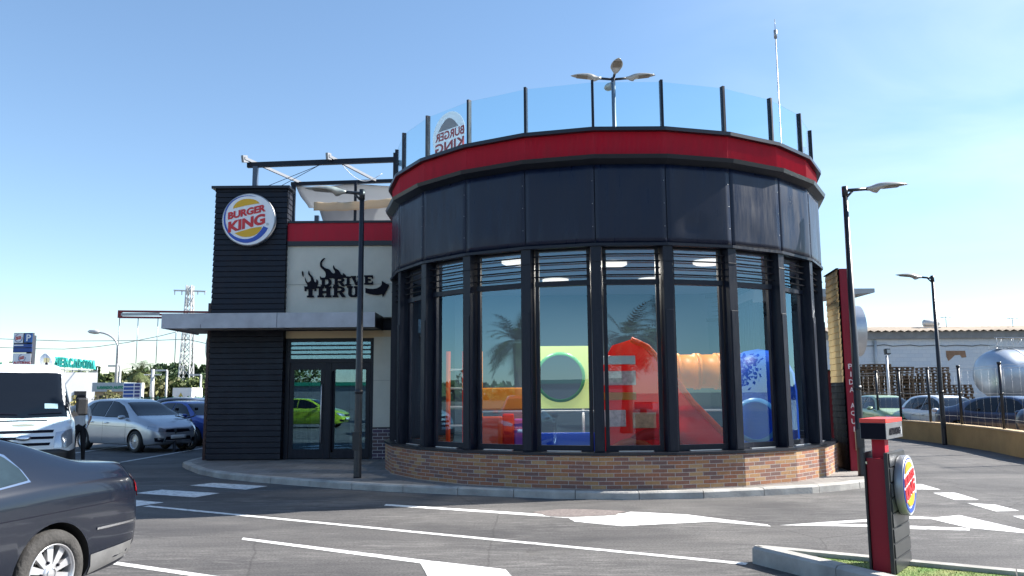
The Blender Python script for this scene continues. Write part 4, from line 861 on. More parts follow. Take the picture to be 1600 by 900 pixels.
# ================================================================== VEHICLES
def pchip(xs, ys):
    xs, ys = np.array(xs, float), np.array(ys, float); h = np.diff(xs); d = np.diff(ys)/h; m_ = np.zeros(len(xs))
    for i in range(1, len(xs)-1):
        if d[i-1]*d[i] > 0: w1, w2 = 2*h[i]+h[i-1], h[i]+2*h[i-1]; m_[i] = (w1+w2)/(w1/d[i-1]+w2/d[i])
    m_[0], m_[-1] = d[0], d[-1]
    def f(x):
        x = min(max(x, xs[0]), xs[-1]); i = min(int(np.searchsorted(xs, x, 'right'))-1, len(xs)-2); t_ = (x-xs[i])/h[i]
        return float((2*t_**3-3*t_**2+1)*ys[i]+(t_**3-2*t_**2+t_)*h[i]*m_[i]+(-2*t_**3+3*t_**2)*ys[i+1]+(t_**3-t_**2)*h[i]*m_[i+1])
    return f
SPEC = {
 'saloon': dict(L=4.77, W=.91, top=[(0, .84), (.02, 1.02), (.07, 1.105), (.35, 1.13), (.62, 1.16), (.85, 1.235), (1.15, 1.345), (1.55, 1.435), (2.1, 1.485), (2.6, 1.48), (3.0, 1.40), (3.35, 1.22), (3.72, 1.0), (4.2, .90), (4.55, .78), (4.72, .66), (4.77, .55)],
   belt=[(0, .72), (.05, .88), (.2, .985), (.9, 1.01), (2.0, .975), (3.4, .93), (3.8, .90), (4.3, .80), (4.65, .64), (4.77, .50)], bot=[(0, .42), (.1, .30), (.35, .22), (.9, .19), (4.2, .19), (4.6, .22), (4.77, .34)],
   w=[(0, .70), (.03, .77), (.10, .835), (.3, .875), (.7, .895), (1.5, .91), (3.4, .91), (4.1, .88), (4.45, .80), (4.68, .66), (4.77, .48)], tum=.42, rw=.33, ax=(1.06, 3.78), ws=(3.0, 3.66), rg=(.72, 1.36),
   side=[[(1.29, 1.06), (1.32, 1.15), (1.40, 1.235), (1.52, 1.305), (1.66, 1.35), (1.66, 1.02)], [(1.70, 1.01), (1.70, 1.36), (2.0, 1.395), (2.42, 1.41), (2.42, 1.0)], [(2.50, 1.0), (2.50, 1.40), (2.75, 1.385), (3.02, 1.30), (3.30, 1.14), (3.48, 1.0)]], doors=[1.66, 2.46, 3.42]),
 'hatch': dict(L=3.95, W=.84, top=[(0, .70), (.03, .98), (.10, 1.16), (.30, 1.36), (.6, 1.455), (1.2, 1.50), (1.9, 1.48), (2.3, 1.38), (2.7, 1.18), (3.05, 1.0), (3.4, .92), (3.75, .80), (3.9, .68), (3.95, .56)],
   belt=[(0, .66), (.05, .88), (.2, .98), (1.0, .965), (2.6, .94), (3.1, .90), (3.6, .76), (3.85, .62), (3.95, .5)], bot=[(0, .40), (.1, .26), (.4, .2), (3.5, .2), (3.8, .24), (3.95, .36)],
   w=[(0, .62), (.05, .72), (.15, .78), (.5, .82), (1.2, .84), (2.8, .84), (3.4, .80), (3.7, .72), (3.88, .58), (3.95, .42)], tum=.36, rw=.30, ax=(.62, 3.15), ws=(2.22, 2.98), rg=(.08, .42),
   side=[[(.45, 1.04), (.50, 1.20), (.66, 1.34), (.95, 1.39), (.95, 1.03)], [(1.0, 1.03), (1.0, 1.40), (1.55, 1.405), (1.55, 1.01)], [(1.62, 1.0), (1.62, 1.405), (1.95, 1.385), (2.25, 1.28), (2.6, 1.10), (2.78, .99)]], doors=[.98, 1.58, 2.74]),
 'mpv': dict(L=4.38, W=.91, top=[(0, .75), (.03, 1.0), (.10, 1.22), (.28, 1.45), (.6, 1.56), (1.3, 1.61), (2.1, 1.585), (2.6, 1.46), (3.05, 1.24), (3.45, 1.07), (3.8, .98), (4.15, .84), (4.32, .70), (4.38, .56)],
   belt=[(0, .70), (.05, .95), (.2, 1.05), (1.0, 1.02), (2.8, .98), (3.4, .94), (3.9, .82), (4.25, .66), (4.38, .5)], bot=[(0, .40), (.1, .28), (.4, .21), (3.9, .2), (4.25, .24), (4.38, .34)],
   w=[(0, .66), (.05, .76), (.15, .83), (.5, .89), (1.2, .91), (3.2, .91), (3.8, .87), (4.1, .78), (4.3, .62), (4.38, .46)], tum=.34, rw=.325, ax=(.72, 3.52), ws=(2.5, 3.36), rg=(.08, .40),
   side=[[(.42, 1.12), (.50, 1.28), (.72, 1.45), (.95, 1.49), (.95, 1.09)], [(1.0, 1.09), (1.0, 1.50), (1.78, 1.51), (1.78, 1.06)], [(1.85, 1.05), (1.85, 1.51), (2.15, 1.48), (2.5, 1.36), (2.9, 1.16), (3.08, 1.04)]], doors=[.98, 1.81, 3.04]),
 'van': dict(L=5.4, W=.98, top=[(0, 1.9), (.03, 2.25), (.12, 2.34), (1.0, 2.39), (3.2, 2.40), (3.75, 2.36), (4.0, 2.22), (4.25, 1.92), (4.6, 1.42), (4.85, 1.22), (5.15, 1.12), (5.32, .98), (5.4, .75)],
   belt=[(0, 1.2), (.05, 1.3), (1, 1.32), (3.6, 1.32), (4.3, 1.24), (4.8, 1.10), (5.15, 1.0), (5.34, .80), (5.4, .62)], bot=[(0, .45), (.1, .35), (.5, .28), (4.8, .26), (5.25, .28), (5.4, .36)],
   w=[(0, .9), (.06, .95), (.3, .98), (3.8, .98), (4.5, .97), (5.0, .92), (5.25, .82), (5.36, .70), (5.4, .58)], tum=.13, rw=.34, ax=(1.05, 4.55), ws=(4.02, 4.74), rg=None,
   side=[[(3.55, 1.36), (3.55, 1.90), (4.02, 1.88), (4.25, 1.62), (4.46, 1.30)]], doors=[3.45, 4.5]),
}
def body_mesh(sp):
    ft, fb, fo, fw = [pchip(*zip(*sp[k_])) for k_ in ('top', 'belt', 'bot', 'w')]
    L_ = sp['L']; tum = sp['tum']
    xs = sorted(set([0, .02, .05, .09, .14, L_-.01, L_-.03, L_-.07, L_-.12, L_]+[round(.14+i*(L_-.26)/70, 4) for i in range(71)]))
    def sec(x):
        zt, zb, zo, w_ = ft(x), fb(x), fo(x), fw(x); zt = max(zt, zb+.012); g = zt-zb; y1 = w_*.955; yr = max(y1-tum*g-.10*min(1, g/.35), y1*.5)
        kk = min(1, g/.35)
        P = [(0, zo), (.5*w_, zo), (.84*w_, zo+.005), (.94*w_, zo+.03), (.985*w_, zo+.11), (1.0*w_, zo+.38*(zb-zo)), (1.0*w_, zo+.66*(zb-zo)), (.993*w_, zo+.84*(zb-zo)), (.982*w_, zb-.035), (.965*w_, zb-.008), (y1, zb+.008*kk)]
        ys, zs = y1-.012, zb+.02*kk+.01*(1-kk)*g
        for u_ in (.15, .35, .55, .75, .90): P.append((ys+(yr-ys)*u_+.014*kk*math.sin(PI*u_), zs+(zt-.055*kk-.25*g*(1-kk)-zs)*u_))
        P += [(yr*.965, zt-.035*kk-.12*g*(1-kk)), (yr*.88, zt-.014*kk-.05*g*(1-kk)), (yr*.6, zt-.004), (yr*.3, zt), (0, zt+.002)]
        return P
    V = []; n = None
    for x in xs:
        P = sec(x); R_ = [(x, y, z) for y, z in P]+[(x, -y, z) for y, z in P[-2:0:-1]]; n = len(R_); V += R_
    F = [(i*n+k_, i*n+(k_+1) % n, (i+1)*n+(k_+1) % n, (i+1)*n+k_) for i in range(len(xs)-1) for k_ in range(n)]
    F += [tuple(range(n)), tuple((len(xs)-1)*n+k_ for k_ in range(n-1, -1, -1))]
    return V, F
def make_car(name, kind, paint, label, group=None, opts=None, mir=1):
    """nose towards +X, origin on the ground at the middle of the car"""
    o_ = dict(glass=M_cglass, lower=None, spokes=10, detail=1); o_.update(opts or {}); sp = SPEC[kind]; L_ = sp['L']; hx_ = L_/2
    T = thing(name, label, 'van' if kind == 'van' else 'car', (0, 0, 0), group)
    V, F = body_mesh(sp); V = [(x-hx_, y, z) for x, y, z in V]
    bm = bmesh.new(); [bm.verts.new(v) for v in V]; bm.verts.ensure_lookup_table(); [bm.faces.new([bm.verts[i] for i in f]) for f in F]
    bmesh.ops.recalc_face_normals(bm, faces=bm.faces); bvh = BVHTree.FromBMesh(bm); me = bpy.data.meshes.new('body'); bm.to_mesh(me); bm.free()
    me.materials.append(paint); body = bpy.data.objects.new('body', me); COL.objects.link(body)
    rw = sp['rw']; cut = MB()
    for ax in sp['ax']:
        for s_ in (1, -1):
            cut.lathe((ax-hx_, s_*(sp['W']-.30), rw), (0, s_, 0), [(0, 0), (rw+.055, 0), (rw+.055, .6), (0, .6)], 40)
    co = cut.build('cut', M_black)
    md = body.modifiers.new('b', 'BOOLEAN'); md.object = co; md.operation = 'DIFFERENCE'; md.solver = 'EXACT'; md.material_mode = 'TRANSFER'
    dg = bpy.context.evaluated_depsgraph_get(); me2 = bpy.data.meshes.new_from_object(body.evaluated_get(dg)); body.modifiers.clear(); body.data = me2; bpy.data.meshes.remove(me)
    bpy.data.objects.remove(co)
    me2.polygons.foreach_set('use_smooth', [True]*len(me2.polygons))
    try: me2.set_sharp_from_angle(angle=math.radians(38))
    except Exception: pass
    body.parent = T
    def patch(nm, poly, axis, m_, parent=None, off=.006, thick=0, sg=1, grid=.09, smoothf=True):
        """polygon in the plane seen along an axis, laid on the body surface"""
        bm = bmesh.new()
        if axis == 'side': vs = [bm.verts.new((x-hx_, 0, z)) for x, z in poly]
        elif axis == 'top': vs = [bm.verts.new((x-hx_, y, 0)) for x, y in poly]
        else: vs = [bm.verts.new((0, y, z)) for y, z in poly]
        bm.faces.new(vs)
        for ax_i in range(3):
            lo = min(v.co[ax_i] for v in bm.verts); hi = max(v.co[ax_i] for v in bm.verts)
            k_ = int((hi-lo)/grid)
            for i in range(1, k_+1):
                pn = Vector((0, 0, 0)); pn[ax_i] = 1; pc_ = Vector((0, 0, 0)); pc_[ax_i] = lo+(hi-lo)*i/(k_+1)
                bmesh.ops.bisect_plane(bm, geom=bm.verts[:]+bm.edges[:]+bm.faces[:], plane_co=pc_, plane_no=pn)
        for v in bm.verts:
            c_ = v.co.copy()
            if axis == 'side': h = bvh.ray_cast(Vector((c_.x, sg*3, c_.z)), Vector((0, -sg, 0)))
            elif axis == 'top': h = bvh.ray_cast(Vector((c_.x, c_.y, 5)), Vector((0, 0, -1)))
            elif axis == 'front': h = bvh.ray_cast(Vector((6, c_.y, c_.z)), Vector((-1, 0, 0)))
            else: h = bvh.ray_cast(Vector((-6, c_.y, c_.z)), Vector((1, 0, 0)))
            if h[0] is None: h = bvh.find_nearest(c_ if axis != 'side' else Vector((c_.x, sg*.8, c_.z)))
            v.co = h[0]+h[1]*off
        bmesh.ops.recalc_face_normals(bm, faces=bm.faces)
        me_ = bpy.data.meshes.new(nm); bm.to_mesh(me_); bm.free(); me_.materials.append(m_)
        if smoothf: me_.polygons.foreach_set('use_smooth', [True]*len(me_.polygons))
        ob = bpy.data.objects.new(nm, me_); COL.objects.link(ob); ob.parent = parent or T
        if thick: q_ = ob.modifiers.new('t', 'SOLIDIFY'); q_.thickness = thick; q_.offset = 1
        return ob
    def strip(nm, pts, w_, axis, m_, parent=None, off=.007, sg=1, thick=0):
        A, Bq = [], []
        for i, p in enumerate(pts):
            t_ = (Vector(pts[min(i+1, len(pts)-1)])-Vector(pts[max(0, i-1)])).normalized(); n_ = Vector((-t_.y, t_.x)); A.append(tuple(Vector(p)+n_*w_/2)); Bq.append(tuple(Vector(p)-n_*w_/2))
        return patch(nm, A+Bq[::-1], axis, m_, parent, off, thick, sg, .12)
    for s_ in (1, -1):
        for P in sp['side']:
            cx_ = sum(p[0] for p in P)/len(P); cz_ = sum(p[1] for p in P)/len(P)
            big = [(cx_+(x-cx_)*1.0+(.020 if x > cx_ else -.020), cz_+(z-cz_)+(.020 if z > cz_ else -.014)) for x, z in P]
            w_ = patch('window', big, 'side', M_frit if not o_.get('chrome') else M_chrome, sg=s_, off=.004)
            patch('pane', P, 'side', o_['glass'], w_, sg=s_, off=.008)
        if kind != 'van' or 1:
            for dx_ in sp['doors']:
                strip('door_seam', [(dx_, .32), (dx_+.02, .6), (dx_, fbelt(sp, dx_)-.02)], .008, 'side', M_ink, sg=s_, off=.003)
            for dx_ in sp['doors'][:2] if kind != 'van' else [3.6]:
                hx2 = dx_+.10; hz2 = fbelt(sp, dx_)-.14
                h_ = patch('door_handle', [(hx2, hz2-.018), (hx2+.2, hz2-.012), (hx2+.2, hz2+.022), (hx2, hz2+.016)], 'side', paint if o_.get('handle') is None else o_['handle'], sg=s_, off=.022, thick=.012)
        if kind == 'van':
            strip('side_moulding', [(1.5, .62), (4.05, .62)], .14, 'side', M_asph_dark, sg=s_, off=.012, thick=.01)
    wa, wb = sp['ws']; fw = pchip(*zip(*sp['w'])); k0 = .66 if kind != 'van' else .84; k1 = .58 if kind != 'van' else .80
    yb, yt = fw(wb)*(k0+.13 if kind != 'van' else .90), fw(wa)*k1*1.02
    ws = patch('windscreen', [(wb, -yb), (wb+.05, 0), (wb, yb), (wa, yt), (wa+.02, 0), (wa, -yt)], 'top', o_['glass'], off=.007)
    if sp['rg']:
        ra, rb = sp['rg']; patch('rear_window', [(ra, -.58), (ra, .58), (rb, .52), (rb, -.52)], 'top', o_['glass'], off=.007)
    # ---- wheels
    for ax in sp['ax']:
        for s_ in (1, -1):
            wc = Vector((ax-hx_, s_*(sp['W']-.115), rw)); av = Vector((0, s_, 0))
            W_ = thing('wheel', None, None, wc); W_.parent = T
            mb = MB(); r_ = rw; tw_ = .105; ri = r_*.68
            mb.lathe((0, 0, 0), av, [(ri, -tw_), (r_*.90, -tw_), (r_*.97, -tw_*.85), (r_, -tw_*.6), (r_, tw_*.6), (r_*.975, tw_*.85), (r_*.92, tw_), (r_*.80, tw_*1.06), (ri*1.01, tw_*.98), (ri, tw_*.8)], 48)
            mb.build('tyre', o_.get('tyre', M_tyre), W_, world=False)
            mb = MB(); mb.lathe((0, 0, 0), av, [(ri*1.0, -tw_*.9), (ri*.97, tw_*.55), (ri*1.0, tw_*.95), (ri*.965, tw_*.99), (ri*.93, tw_*.7), (ri*.92, -tw_*.6)], 48)
            ns = o_['spokes']; a2 = Vector((1, 0, 0)); b2 = av.cross(a2)
            for i in range(ns):
                a = 2*PI*(i+.5)/ns; d_ = a2*math.cos(a)+b2*math.sin(a); t2 = av.cross(d_); w0, w1 = (.018, .034) if ns < 14 else (.010, .014)
                if ns <= 5: w0, w1 = .03, .045
                p0_, p1_ = d_*.045+av*tw_*.72, d_*ri*.97+av*tw_*.62
                mb.add([p0_-t2*w0, p0_+t2*w0, p1_+t2*w1, p1_-t2*w1, p0_-t2*w0-av*.03, p0_+t2*w0-av*.03, p1_+t2*w1-av*.04, p1_-t2*w1-av*.04], [(0, 1, 2, 3), (4, 7, 6, 5), (0, 4, 5, 1), (1, 5, 6, 2), (2, 6, 7, 3), (3, 7, 4, 0)])
            mb.lathe((0, 0, 0), av, [(.068, tw_*.5), (.066, tw_*.74), (.035, tw_*.86), (0, tw_*.88)], 24)
            rm = mb.build('rim', M_rim, W_, world=False)
            mb = MB(); mb.lathe((0, 0, 0), av, [(0, -.01), (ri*.86, -.01), (ri*.86, .0), (0, .0)], 28); mb.build('brake_disc', M_black, W_, world=False)
            if o_.get('bolts'):
                mb = MB(); [mb.lathe((a2*math.cos(q_)+b2*math.sin(q_))*.088+av*tw_*.66, av, [(0.013, 0), (.012, .018), (0, .02)], 8) for q_ in [2*PI*i/5 for i in range(5)]]; mb.build('wheel_bolts', M_ink, rm, world=False)
                mb = MB(); mb.lathe((0, 0, 0), av, [(.034, tw_*.885), (.040, tw_*.885), (.040, tw_*.9), (.034, tw_*.9)], 24); mb.build('badge_ring', M_chrome, rm, world=False)
    # ---- front and rear
    fz = fbelt(sp, L_-.25)
    if kind != 'van':
        W2 = sp['W']
        for s_ in (1, -1):
            Pq = [(s_*.42, fz-.14), (s_*.40, fz-.06), (s_*.55, fz+.01), (s_*(W2-.13), fz+.06), (s_*(W2-.10), fz-.02), (s_*.66, fz-.12)]
            patch('headlight', Pq, 'front', M_lens, off=.008, grid=.05)
            e_ = .13 if kind == 'saloon' else .08; Pq = [(s_*.40, .97 if kind == 'saloon' else .86), (s_*(W2-e_), .95 if kind == 'saloon' else 1.06), (s_*(W2-e_+.02), .80 if kind == 'saloon' else .78), (s_*.46, .80 if kind == 'saloon' else .76)]
            patch('tail_light', Pq, 'rear', M_tail, off=.010, grid=.05)
            if kind == 'saloon': patch('tail_light', [(.012, 1.0), (.15, .985), (.12, .85), (.012, .82)], 'side', M_tail, sg=s_, off=.010, grid=.05)
            mr = MB(); y_ = s_*(W2+.06); mx_ = sp['side'][-1][-1][0]-.12-hx_; mz = fbelt(sp, mx_+hx_)+.07
            mr.lathe((mx_, y_-s_*.08, mz), (0, s_, 0), [(0.03, 0), (.075, .02), (.085, .09), (.075, .17), (.03, .20), (0, .20)], 14); 
            mo = mr.build('wing_mirror', o_.get('mirror', paint), T); mo.scale = (1.1, 1, .78); mo.location.z = mz*(1-.78); mo.location.x = mx_*(1-1.1)
            patch('fog_lamp_recess', [(s_*.48, .30), (s_*.46, .42), (s_*.70, .44), (s_*.68, .33)], 'front', M_ink, off=.005, grid=.06)
        patch('grille', [(-.38, fz-.05), (-.42, fz-.13), (0, fz-.15), (.42, fz-.13), (.38, fz-.05), (0, fz-.04)], 'front', M_ink, off=.006, grid=.06)
        patch('lower_grille', [(-.40, .47), (-.46, .33), (.46, .33), (.40, .47)], 'front', M_ink, off=.005, grid=.06)
        patch('number_plate', [(-.26, .40), (.26, .40), (.26, .51), (-.26, .51)], 'front', M_plate, off=.014, thick=.006)
        patch('number_plate', [(-.26, .70), (.26, .70), (.26, .81), (-.26, .81)], 'rear', M_plate, off=.012, thick=.006)
        for s_ in (1, -1):
            strip('bumper_line', [(.045, .60), (.25, .60), (.62, .60)], .018, 'side', M_chrome if o_.get('chrome') else M_asph_dark, sg=s_, off=.008)
            if o_['lower']: patch('sill_skirt', [(sp['ax'][0]+rw+.07, .23), (sp['ax'][1]-rw-.07, .23), (sp['ax'][1]-rw-.06, .33), (sp['ax'][0]+rw+.06, .33)], 'side', o_['lower'], sg=s_, off=.006); patch('sill_skirt', [(.10, .33), (sp['ax'][0]-rw-.075, .24), (sp['ax'][0]-rw-.06, .40), (.07, .44)], 'side', o_['lower'], sg=s_, off=.006)
            strip('body_crease', [(.25, .80), (1.5, .79), (3.6, .74)], .006, 'side', M_ink, sg=s_, off=.0015)
    else:
        patch('bumper', [(-.76, .32), (.76, .32), (.80, .60), (.62, .66), (-.62, .66), (-.80, .60)], 'front', M_asph_dark, off=.02, thick=.02)
        for s_ in (1, -1): patch('bumper_corner', [(4.95, .33), (5.38, .36), (5.38, .60), (4.97, .66)], 'side', M_asph_dark, sg=s_, off=.02)
        for s_ in (1, -1):
            patch('headlight', [(s_*.52, .68), (s_*.55, .98), (s_*.84, 1.04), (s_*.86, .76), (s_*.76, .68)], 'front', M_lens, off=.010, grid=.05)
            patch('tail_light', [(s_*.80, .8), (s_*.92, .8), (s_*.92, 1.5), (s_*.80, 1.5)], 'rear', M_tail, off=.01)
            mb = MB(); mx_ = 4.22-hx_; mb.box(mx_-.08, mx_+.06, s_*1.10-.11, s_*1.10+.11, 1.28, 1.66); a_ = mb.build('wing_mirror', M_asph_dark, T, bevel=.04)
            mb = MB(); mb.bar((mx_+.04, s_*.9, 1.30), (mx_, s_*1.10, 1.34), .07, .09); mb.build('mirror_arm', M_asph_dark, a_)
        for i, (z0, z1, w_) in enumerate(((.98, 1.03, .50), (.86, .91, .50), (.74, .79, .44))):
            patch('grille_slot', [(-w_, z0), (w_, z0), (w_+.02, z1), (-w_-.02, z1)], 'front', M_ink, off=.008, grid=.1)
        patch('hood_slot', [(4.86, -.42), (4.90, -.42), (4.90, .42), (4.86, .42)], 'top', M_ink, off=.008)
        patch('front_badge', [(.13*math.cos(a), .885+.05*math.sin(a)) for a in [2*PI*i/20 for i in range(20)]], 'front', M_chrome, off=.022, thick=.006)
        patch('hood_badge', [(5.13+.045*math.cos(a), .20*math.sin(a)) for a in [2*PI*i/24 for i in range(24)]], 'top', mat('sticker brown', (.30, .27, .22), .5), off=.006)
        for s_ in (1, -1): strip('wiper', [(4.70, s_*.10), (4.66, s_*.70)], .02, 'top', M_ink, off=.025)
        patch('dashboard_card', [(4.58, .38), (4.58, .62), (4.50, .62), (4.50, .38)], 'top', mat('card', (.35, .45, .5), .5), off=.010)
        mb = MB(); mb.lathe((3.3-hx_, .45, 2.39), (0, 0, 1), [(.03, 0), (.025, .04), (.006, .06), (.004, .22), (0, .22)], 10); mb.build('aerial', M_ink, T)
    T.location = (0, 0, 0)
    T['_p'] = 1; del T['_p']
    T_patch = patch, strip
    return T, patch, strip, body
def fbelt(sp, x): return pchip(*zip(*sp['belt']))(x)
def place(T, x, y, deg, z=0): T.location = (x, y, z); T.rotation_euler = (0, 0, math.radians(deg))
def paintm(nm, c, metal=.35, rough=.32, coat=.8, var=.05): return mat(nm, c, rough, metal, var, 1.5, coat=coat)
P_slate = paintm('slate blue car paint', (.004, .007, .016), .1, .24, .6)
P_silver = paintm('silver car paint', (.50, .52, .56), .6); P_white = paintm('white car paint', (.72, .74, .76), 0); P_dblue = paintm('deep blue car paint', (.02, .035, .09), .3)
P_bblue = paintm('bright blue car paint', (.02, .07, .34), .3); P_green = paintm('pale green car paint', (.30, .42, .22), .2); P_lime = paintm('lime car paint', (.38, .52, .03), 0); P_black = paintm('black car paint', (.02, .022, .028), .2); P_redc = paintm('red car paint', (.5, .02, .02), 0)
# near saloon
T, patch, strip, body = make_car('parked_car', 'saloon', P_slate, 'dark slate saloon in the near left corner, cut by the photo edge', None, dict(chrome=1, tyre=M_dusty, lower=mat('dusty grey skirt', (.11, .11, .112), .7, 0, .3, 6), bolts=1, glass=M_teal, handle=P_slate))
hd = math.radians(180+75); wc = G(76, 896, .33)
cw = Vector((math.cos(hd), math.sin(hd), 0)); sd2 = Vector((-math.sin(hd), math.cos(hd), 0))     # left side normal
axx = SPEC['saloon']['ax'][0]-SPEC['saloon']['L']/2
kk = (wc - cw*axx - sd2*.86); T.location = (kk.x, kk.y, 0); T.rotation_euler = (0, 0, hd)
# white van
T, *_ = make_car('parked_van', 'van', P_white, 'white high roof van facing the camera behind the dark saloon', None, dict(spokes=5))
vp = Vector((ZY(40, 640, 15.9).x, 15.9, 0)); hv = math.radians(-56); f_ = Vector((math.cos(hv), math.sin(hv), 0)); c_ = vp-f_*2.7; T.location = c_; T.rotation_euler = (0, 0, hv)
# silver MPV
T, patch, strip, body = make_car('parked_car', 'mpv', P_silver, 'silver people carrier parked beside the white van', None, dict(spokes=18, handle=M_chrome))
w_ = G(213, 707); hm = math.radians(-33); f_ = Vector((math.cos(hm), math.sin(hm), 0)); rs_ = Vector((f_.y, -f_.x, 0)); c_ = w_ - f_*(3.52-2.19) - rs_*.8; T.location = c_; T.rotation_euler = (0, 0, hm)
# blue car, dark van behind
T, *_ = make_car('parked_car', 'hatch', P_bblue, 'bright blue hatchback half hidden behind the silver people carrier', None, {})
g_ = G(330, 698); place(T, g_.x-1.25, g_.y+1.8, -35)
T, *_ = make_car('parked_car', 'mpv', paintm('graphite car paint', (.09, .10, .13), .4), 'dark grey car standing behind the blue hatchback', None, {})
place(T, -13.0, 33.8, -20, .0)
# cars behind the ochre wall
ba = dict(hatch=None)
T, *_ = make_car('parked_car', 'hatch', P_green, 'pale green hatchback behind the ochre wall', 'cars parked behind the ochre wall', {})
place(T, 14.5, 31.6, -92+0)
T2_, *_ = make_car('parked_car', 'hatch', P_white, 'white hatchback behind the ochre wall, left of the tall lamp', 'cars parked behind the ochre wall', {})
place(T2_, 15.2, 28.4, -86)
T3_, *_ = make_car('parked_car', 'saloon', P_dblue, 'dark blue saloon behind the ochre wall, right of the tall lamp', 'cars parked behind the ochre wall', {})
place(T3_, 15.65, 25.4, -72)
t4 = dup(T3_, (16.0, 21.9, 0), math.radians(-80), 'dark blue saloon cut by the right photo edge', 'cars parked behind the ochre wall')
t5 = dup(T2_, (14.2, 34.3, 0), math.radians(-92), 'small grey white car showing just beside the round sign', 'cars parked behind the ochre wall')
# ================================================================== RIGHT SIDE: wall, fence, warehouse, pallets, tanker
M_ochre = mat('ochre wall render', (.42, .27, .11), .85, 0, .16, 1.3, .2, 20)
M_ochtop = mat('ochre wall top', (.46, .34, .20), .85, 0, .2, 3)
wl = [(12.2, 17.5), (12.5, 19.9), (13.12, 22.5), (13.52, 25.3), (13.60, 28.0), (13.62, 31.0), (13.7, 44.0)]
T = thing('boundary_wall', 'low ochre boundary wall carrying the black wire fence', 'wall', (13.5, 25, 0))
wp_ = [Vector((x, y, 0)) for x, y in wl]; wi = offset(wp_, -.22)
mb = MB()
for i in range(len(wp_)-1): mb.prism([wp_[i], wp_[i+1], wi[i+1], wi[i]], (0, 0, .60))
mb.build('wall_body', M_ochre, T)
mb = MB(); wo_, wi2 = offset(wp_, .02), offset(wp_, -.24)
for i in range(len(wp_)-1): mb.prism([v+Vector((0, 0, .603)) for v in (wo_[i], wo_[i+1], wi2[i+1], wi2[i])], (0, 0, .045))
mb.build('wall_top', M_ochtop, T)
M_stain = mat('rust stain', (.20, .10, .04), .9, 0, .3, 8)
rs = random.Random(9)
F_ = thing('wire_fence', 'black post and wire fence on top of the ochre wall', 'fence', (13.6, 25, .65))
mid_ = offset(wp_, -.11); fr_ = resample(mid_, .1)
acc = 0; posts = []
for px_ in (1375, 1411, 1456, 1507, 1572, 1660):
    # where the sight line over the wall meets its middle line
    best = min(fr_, key=lambda p: abs((800+CF*((p-Vector((0, 0, CH))).dot(_R))/((p-Vector((0, 0, CH))).dot(_F)))-px_)); posts.append(best)
for x_ in posts:
    mb = MB(); mb.tube([(x_.x, x_.y, .648), (x_.x, x_.y, 2.36)], .042, 10); mb.tube([(x_.x, x_.y, 2.36), (x_.x, x_.y, 2.42)], .055, 10); mb.tube([(x_.x, x_.y, 1.55), (x_.x, x_.y, 1.60)], .052, 10); mb.build('fence_post', M_pole, F_)
mb = MB(); pp = sorted(posts, key=lambda p: p.y); ends = [Vector((12.3, 17.6, 0))]+pp+[Vector((13.6, 42, 0))]
wires = MB()
for i in range(len(ends)-1):
    a_, b_ = ends[i], ends[i+1]
    for z_ in (.9, 1.58, 2.25, 2.33): wires.tube([(a_.x, a_.y, z_), ((a_.x+b_.x)/2, (a_.y+b_.y)/2, z_-.012), (b_.x, b_.y, z_)], .005, 4)
    n_ = int((b_-a_).length/.45)
    for j in range(n_):
        c_ = a_.lerp(b_, (j+.5)/n_); wires.tube([(c_.x, c_.y, .68), (c_.x, c_.y, 2.25)], .0018, 3)
wires.build('fence_wire', M_galv, F_)
# warehouse
WHY = 52.0
T = thing('warehouse', 'long white painted block warehouse with a tan corrugated roof', 'warehouse', (35, 55, 0))
zt, ze, zw = ZY(1450, 511, WHY+8).z, ZY(1450, 517, WHY).z, ZY(1450, 529, WHY).z
xl = ZY(1294, 520, WHY).x-3
mb = MB(); u0 = 0
mb.add([(xl, WHY, 0), (75, WHY, 0), (75, WHY, zw), (xl, WHY, zw), (xl, WHY+16, 0), (xl, WHY+16, zw), (75, WHY+16, 0), (75, WHY+16, zw)], [(0, 1, 2, 3), (4, 0, 3, 5), (1, 6, 7, 2)], uvs=[[(0, 0), (75-xl, 0), (75-xl, zw), (0, zw)], [(0, 0), (16, 0), (16, zw), (0, zw)], [(0, 0), (16, 0), (16, zw), (0, zw)]])
mb.build('block_wall', M_block, T)
mb = MB(); mb.box(xl-.2, 75, WHY-.25, WHY-.002, zw-.02, ze-.05); mb.build('eaves_band', mat('grey concrete band', (.26, .25, .24), .9, 0, .2, 1.5), T)
zr = ze+.25
ztop = ZY(1450, 511, WHY+8).z
mb = MB(); N = 480; V = []
for i in range(N+1):
    x_ = xl-.4+(75.4-xl)*i/N; d_ = .05*math.sin(i*PI*.5)
    V += [(x_, WHY-.5, ze-.02+d_), (x_, WHY+8, ztop+d_)]
mb.add(V, [(2*i, 2*i+2, 2*i+3, 2*i+1) for i in range(N)], True); o = mb.build('corrugated_roof', mat('tan roof sheet', (.36, .29, .22), .85, 0, .25, .8), T)
mb = MB(); mb.box(xl-.4, 75, WHY+8, WHY+16, ztop-1.5, ztop-.1); mb.build('roof_back', M_earth, T)
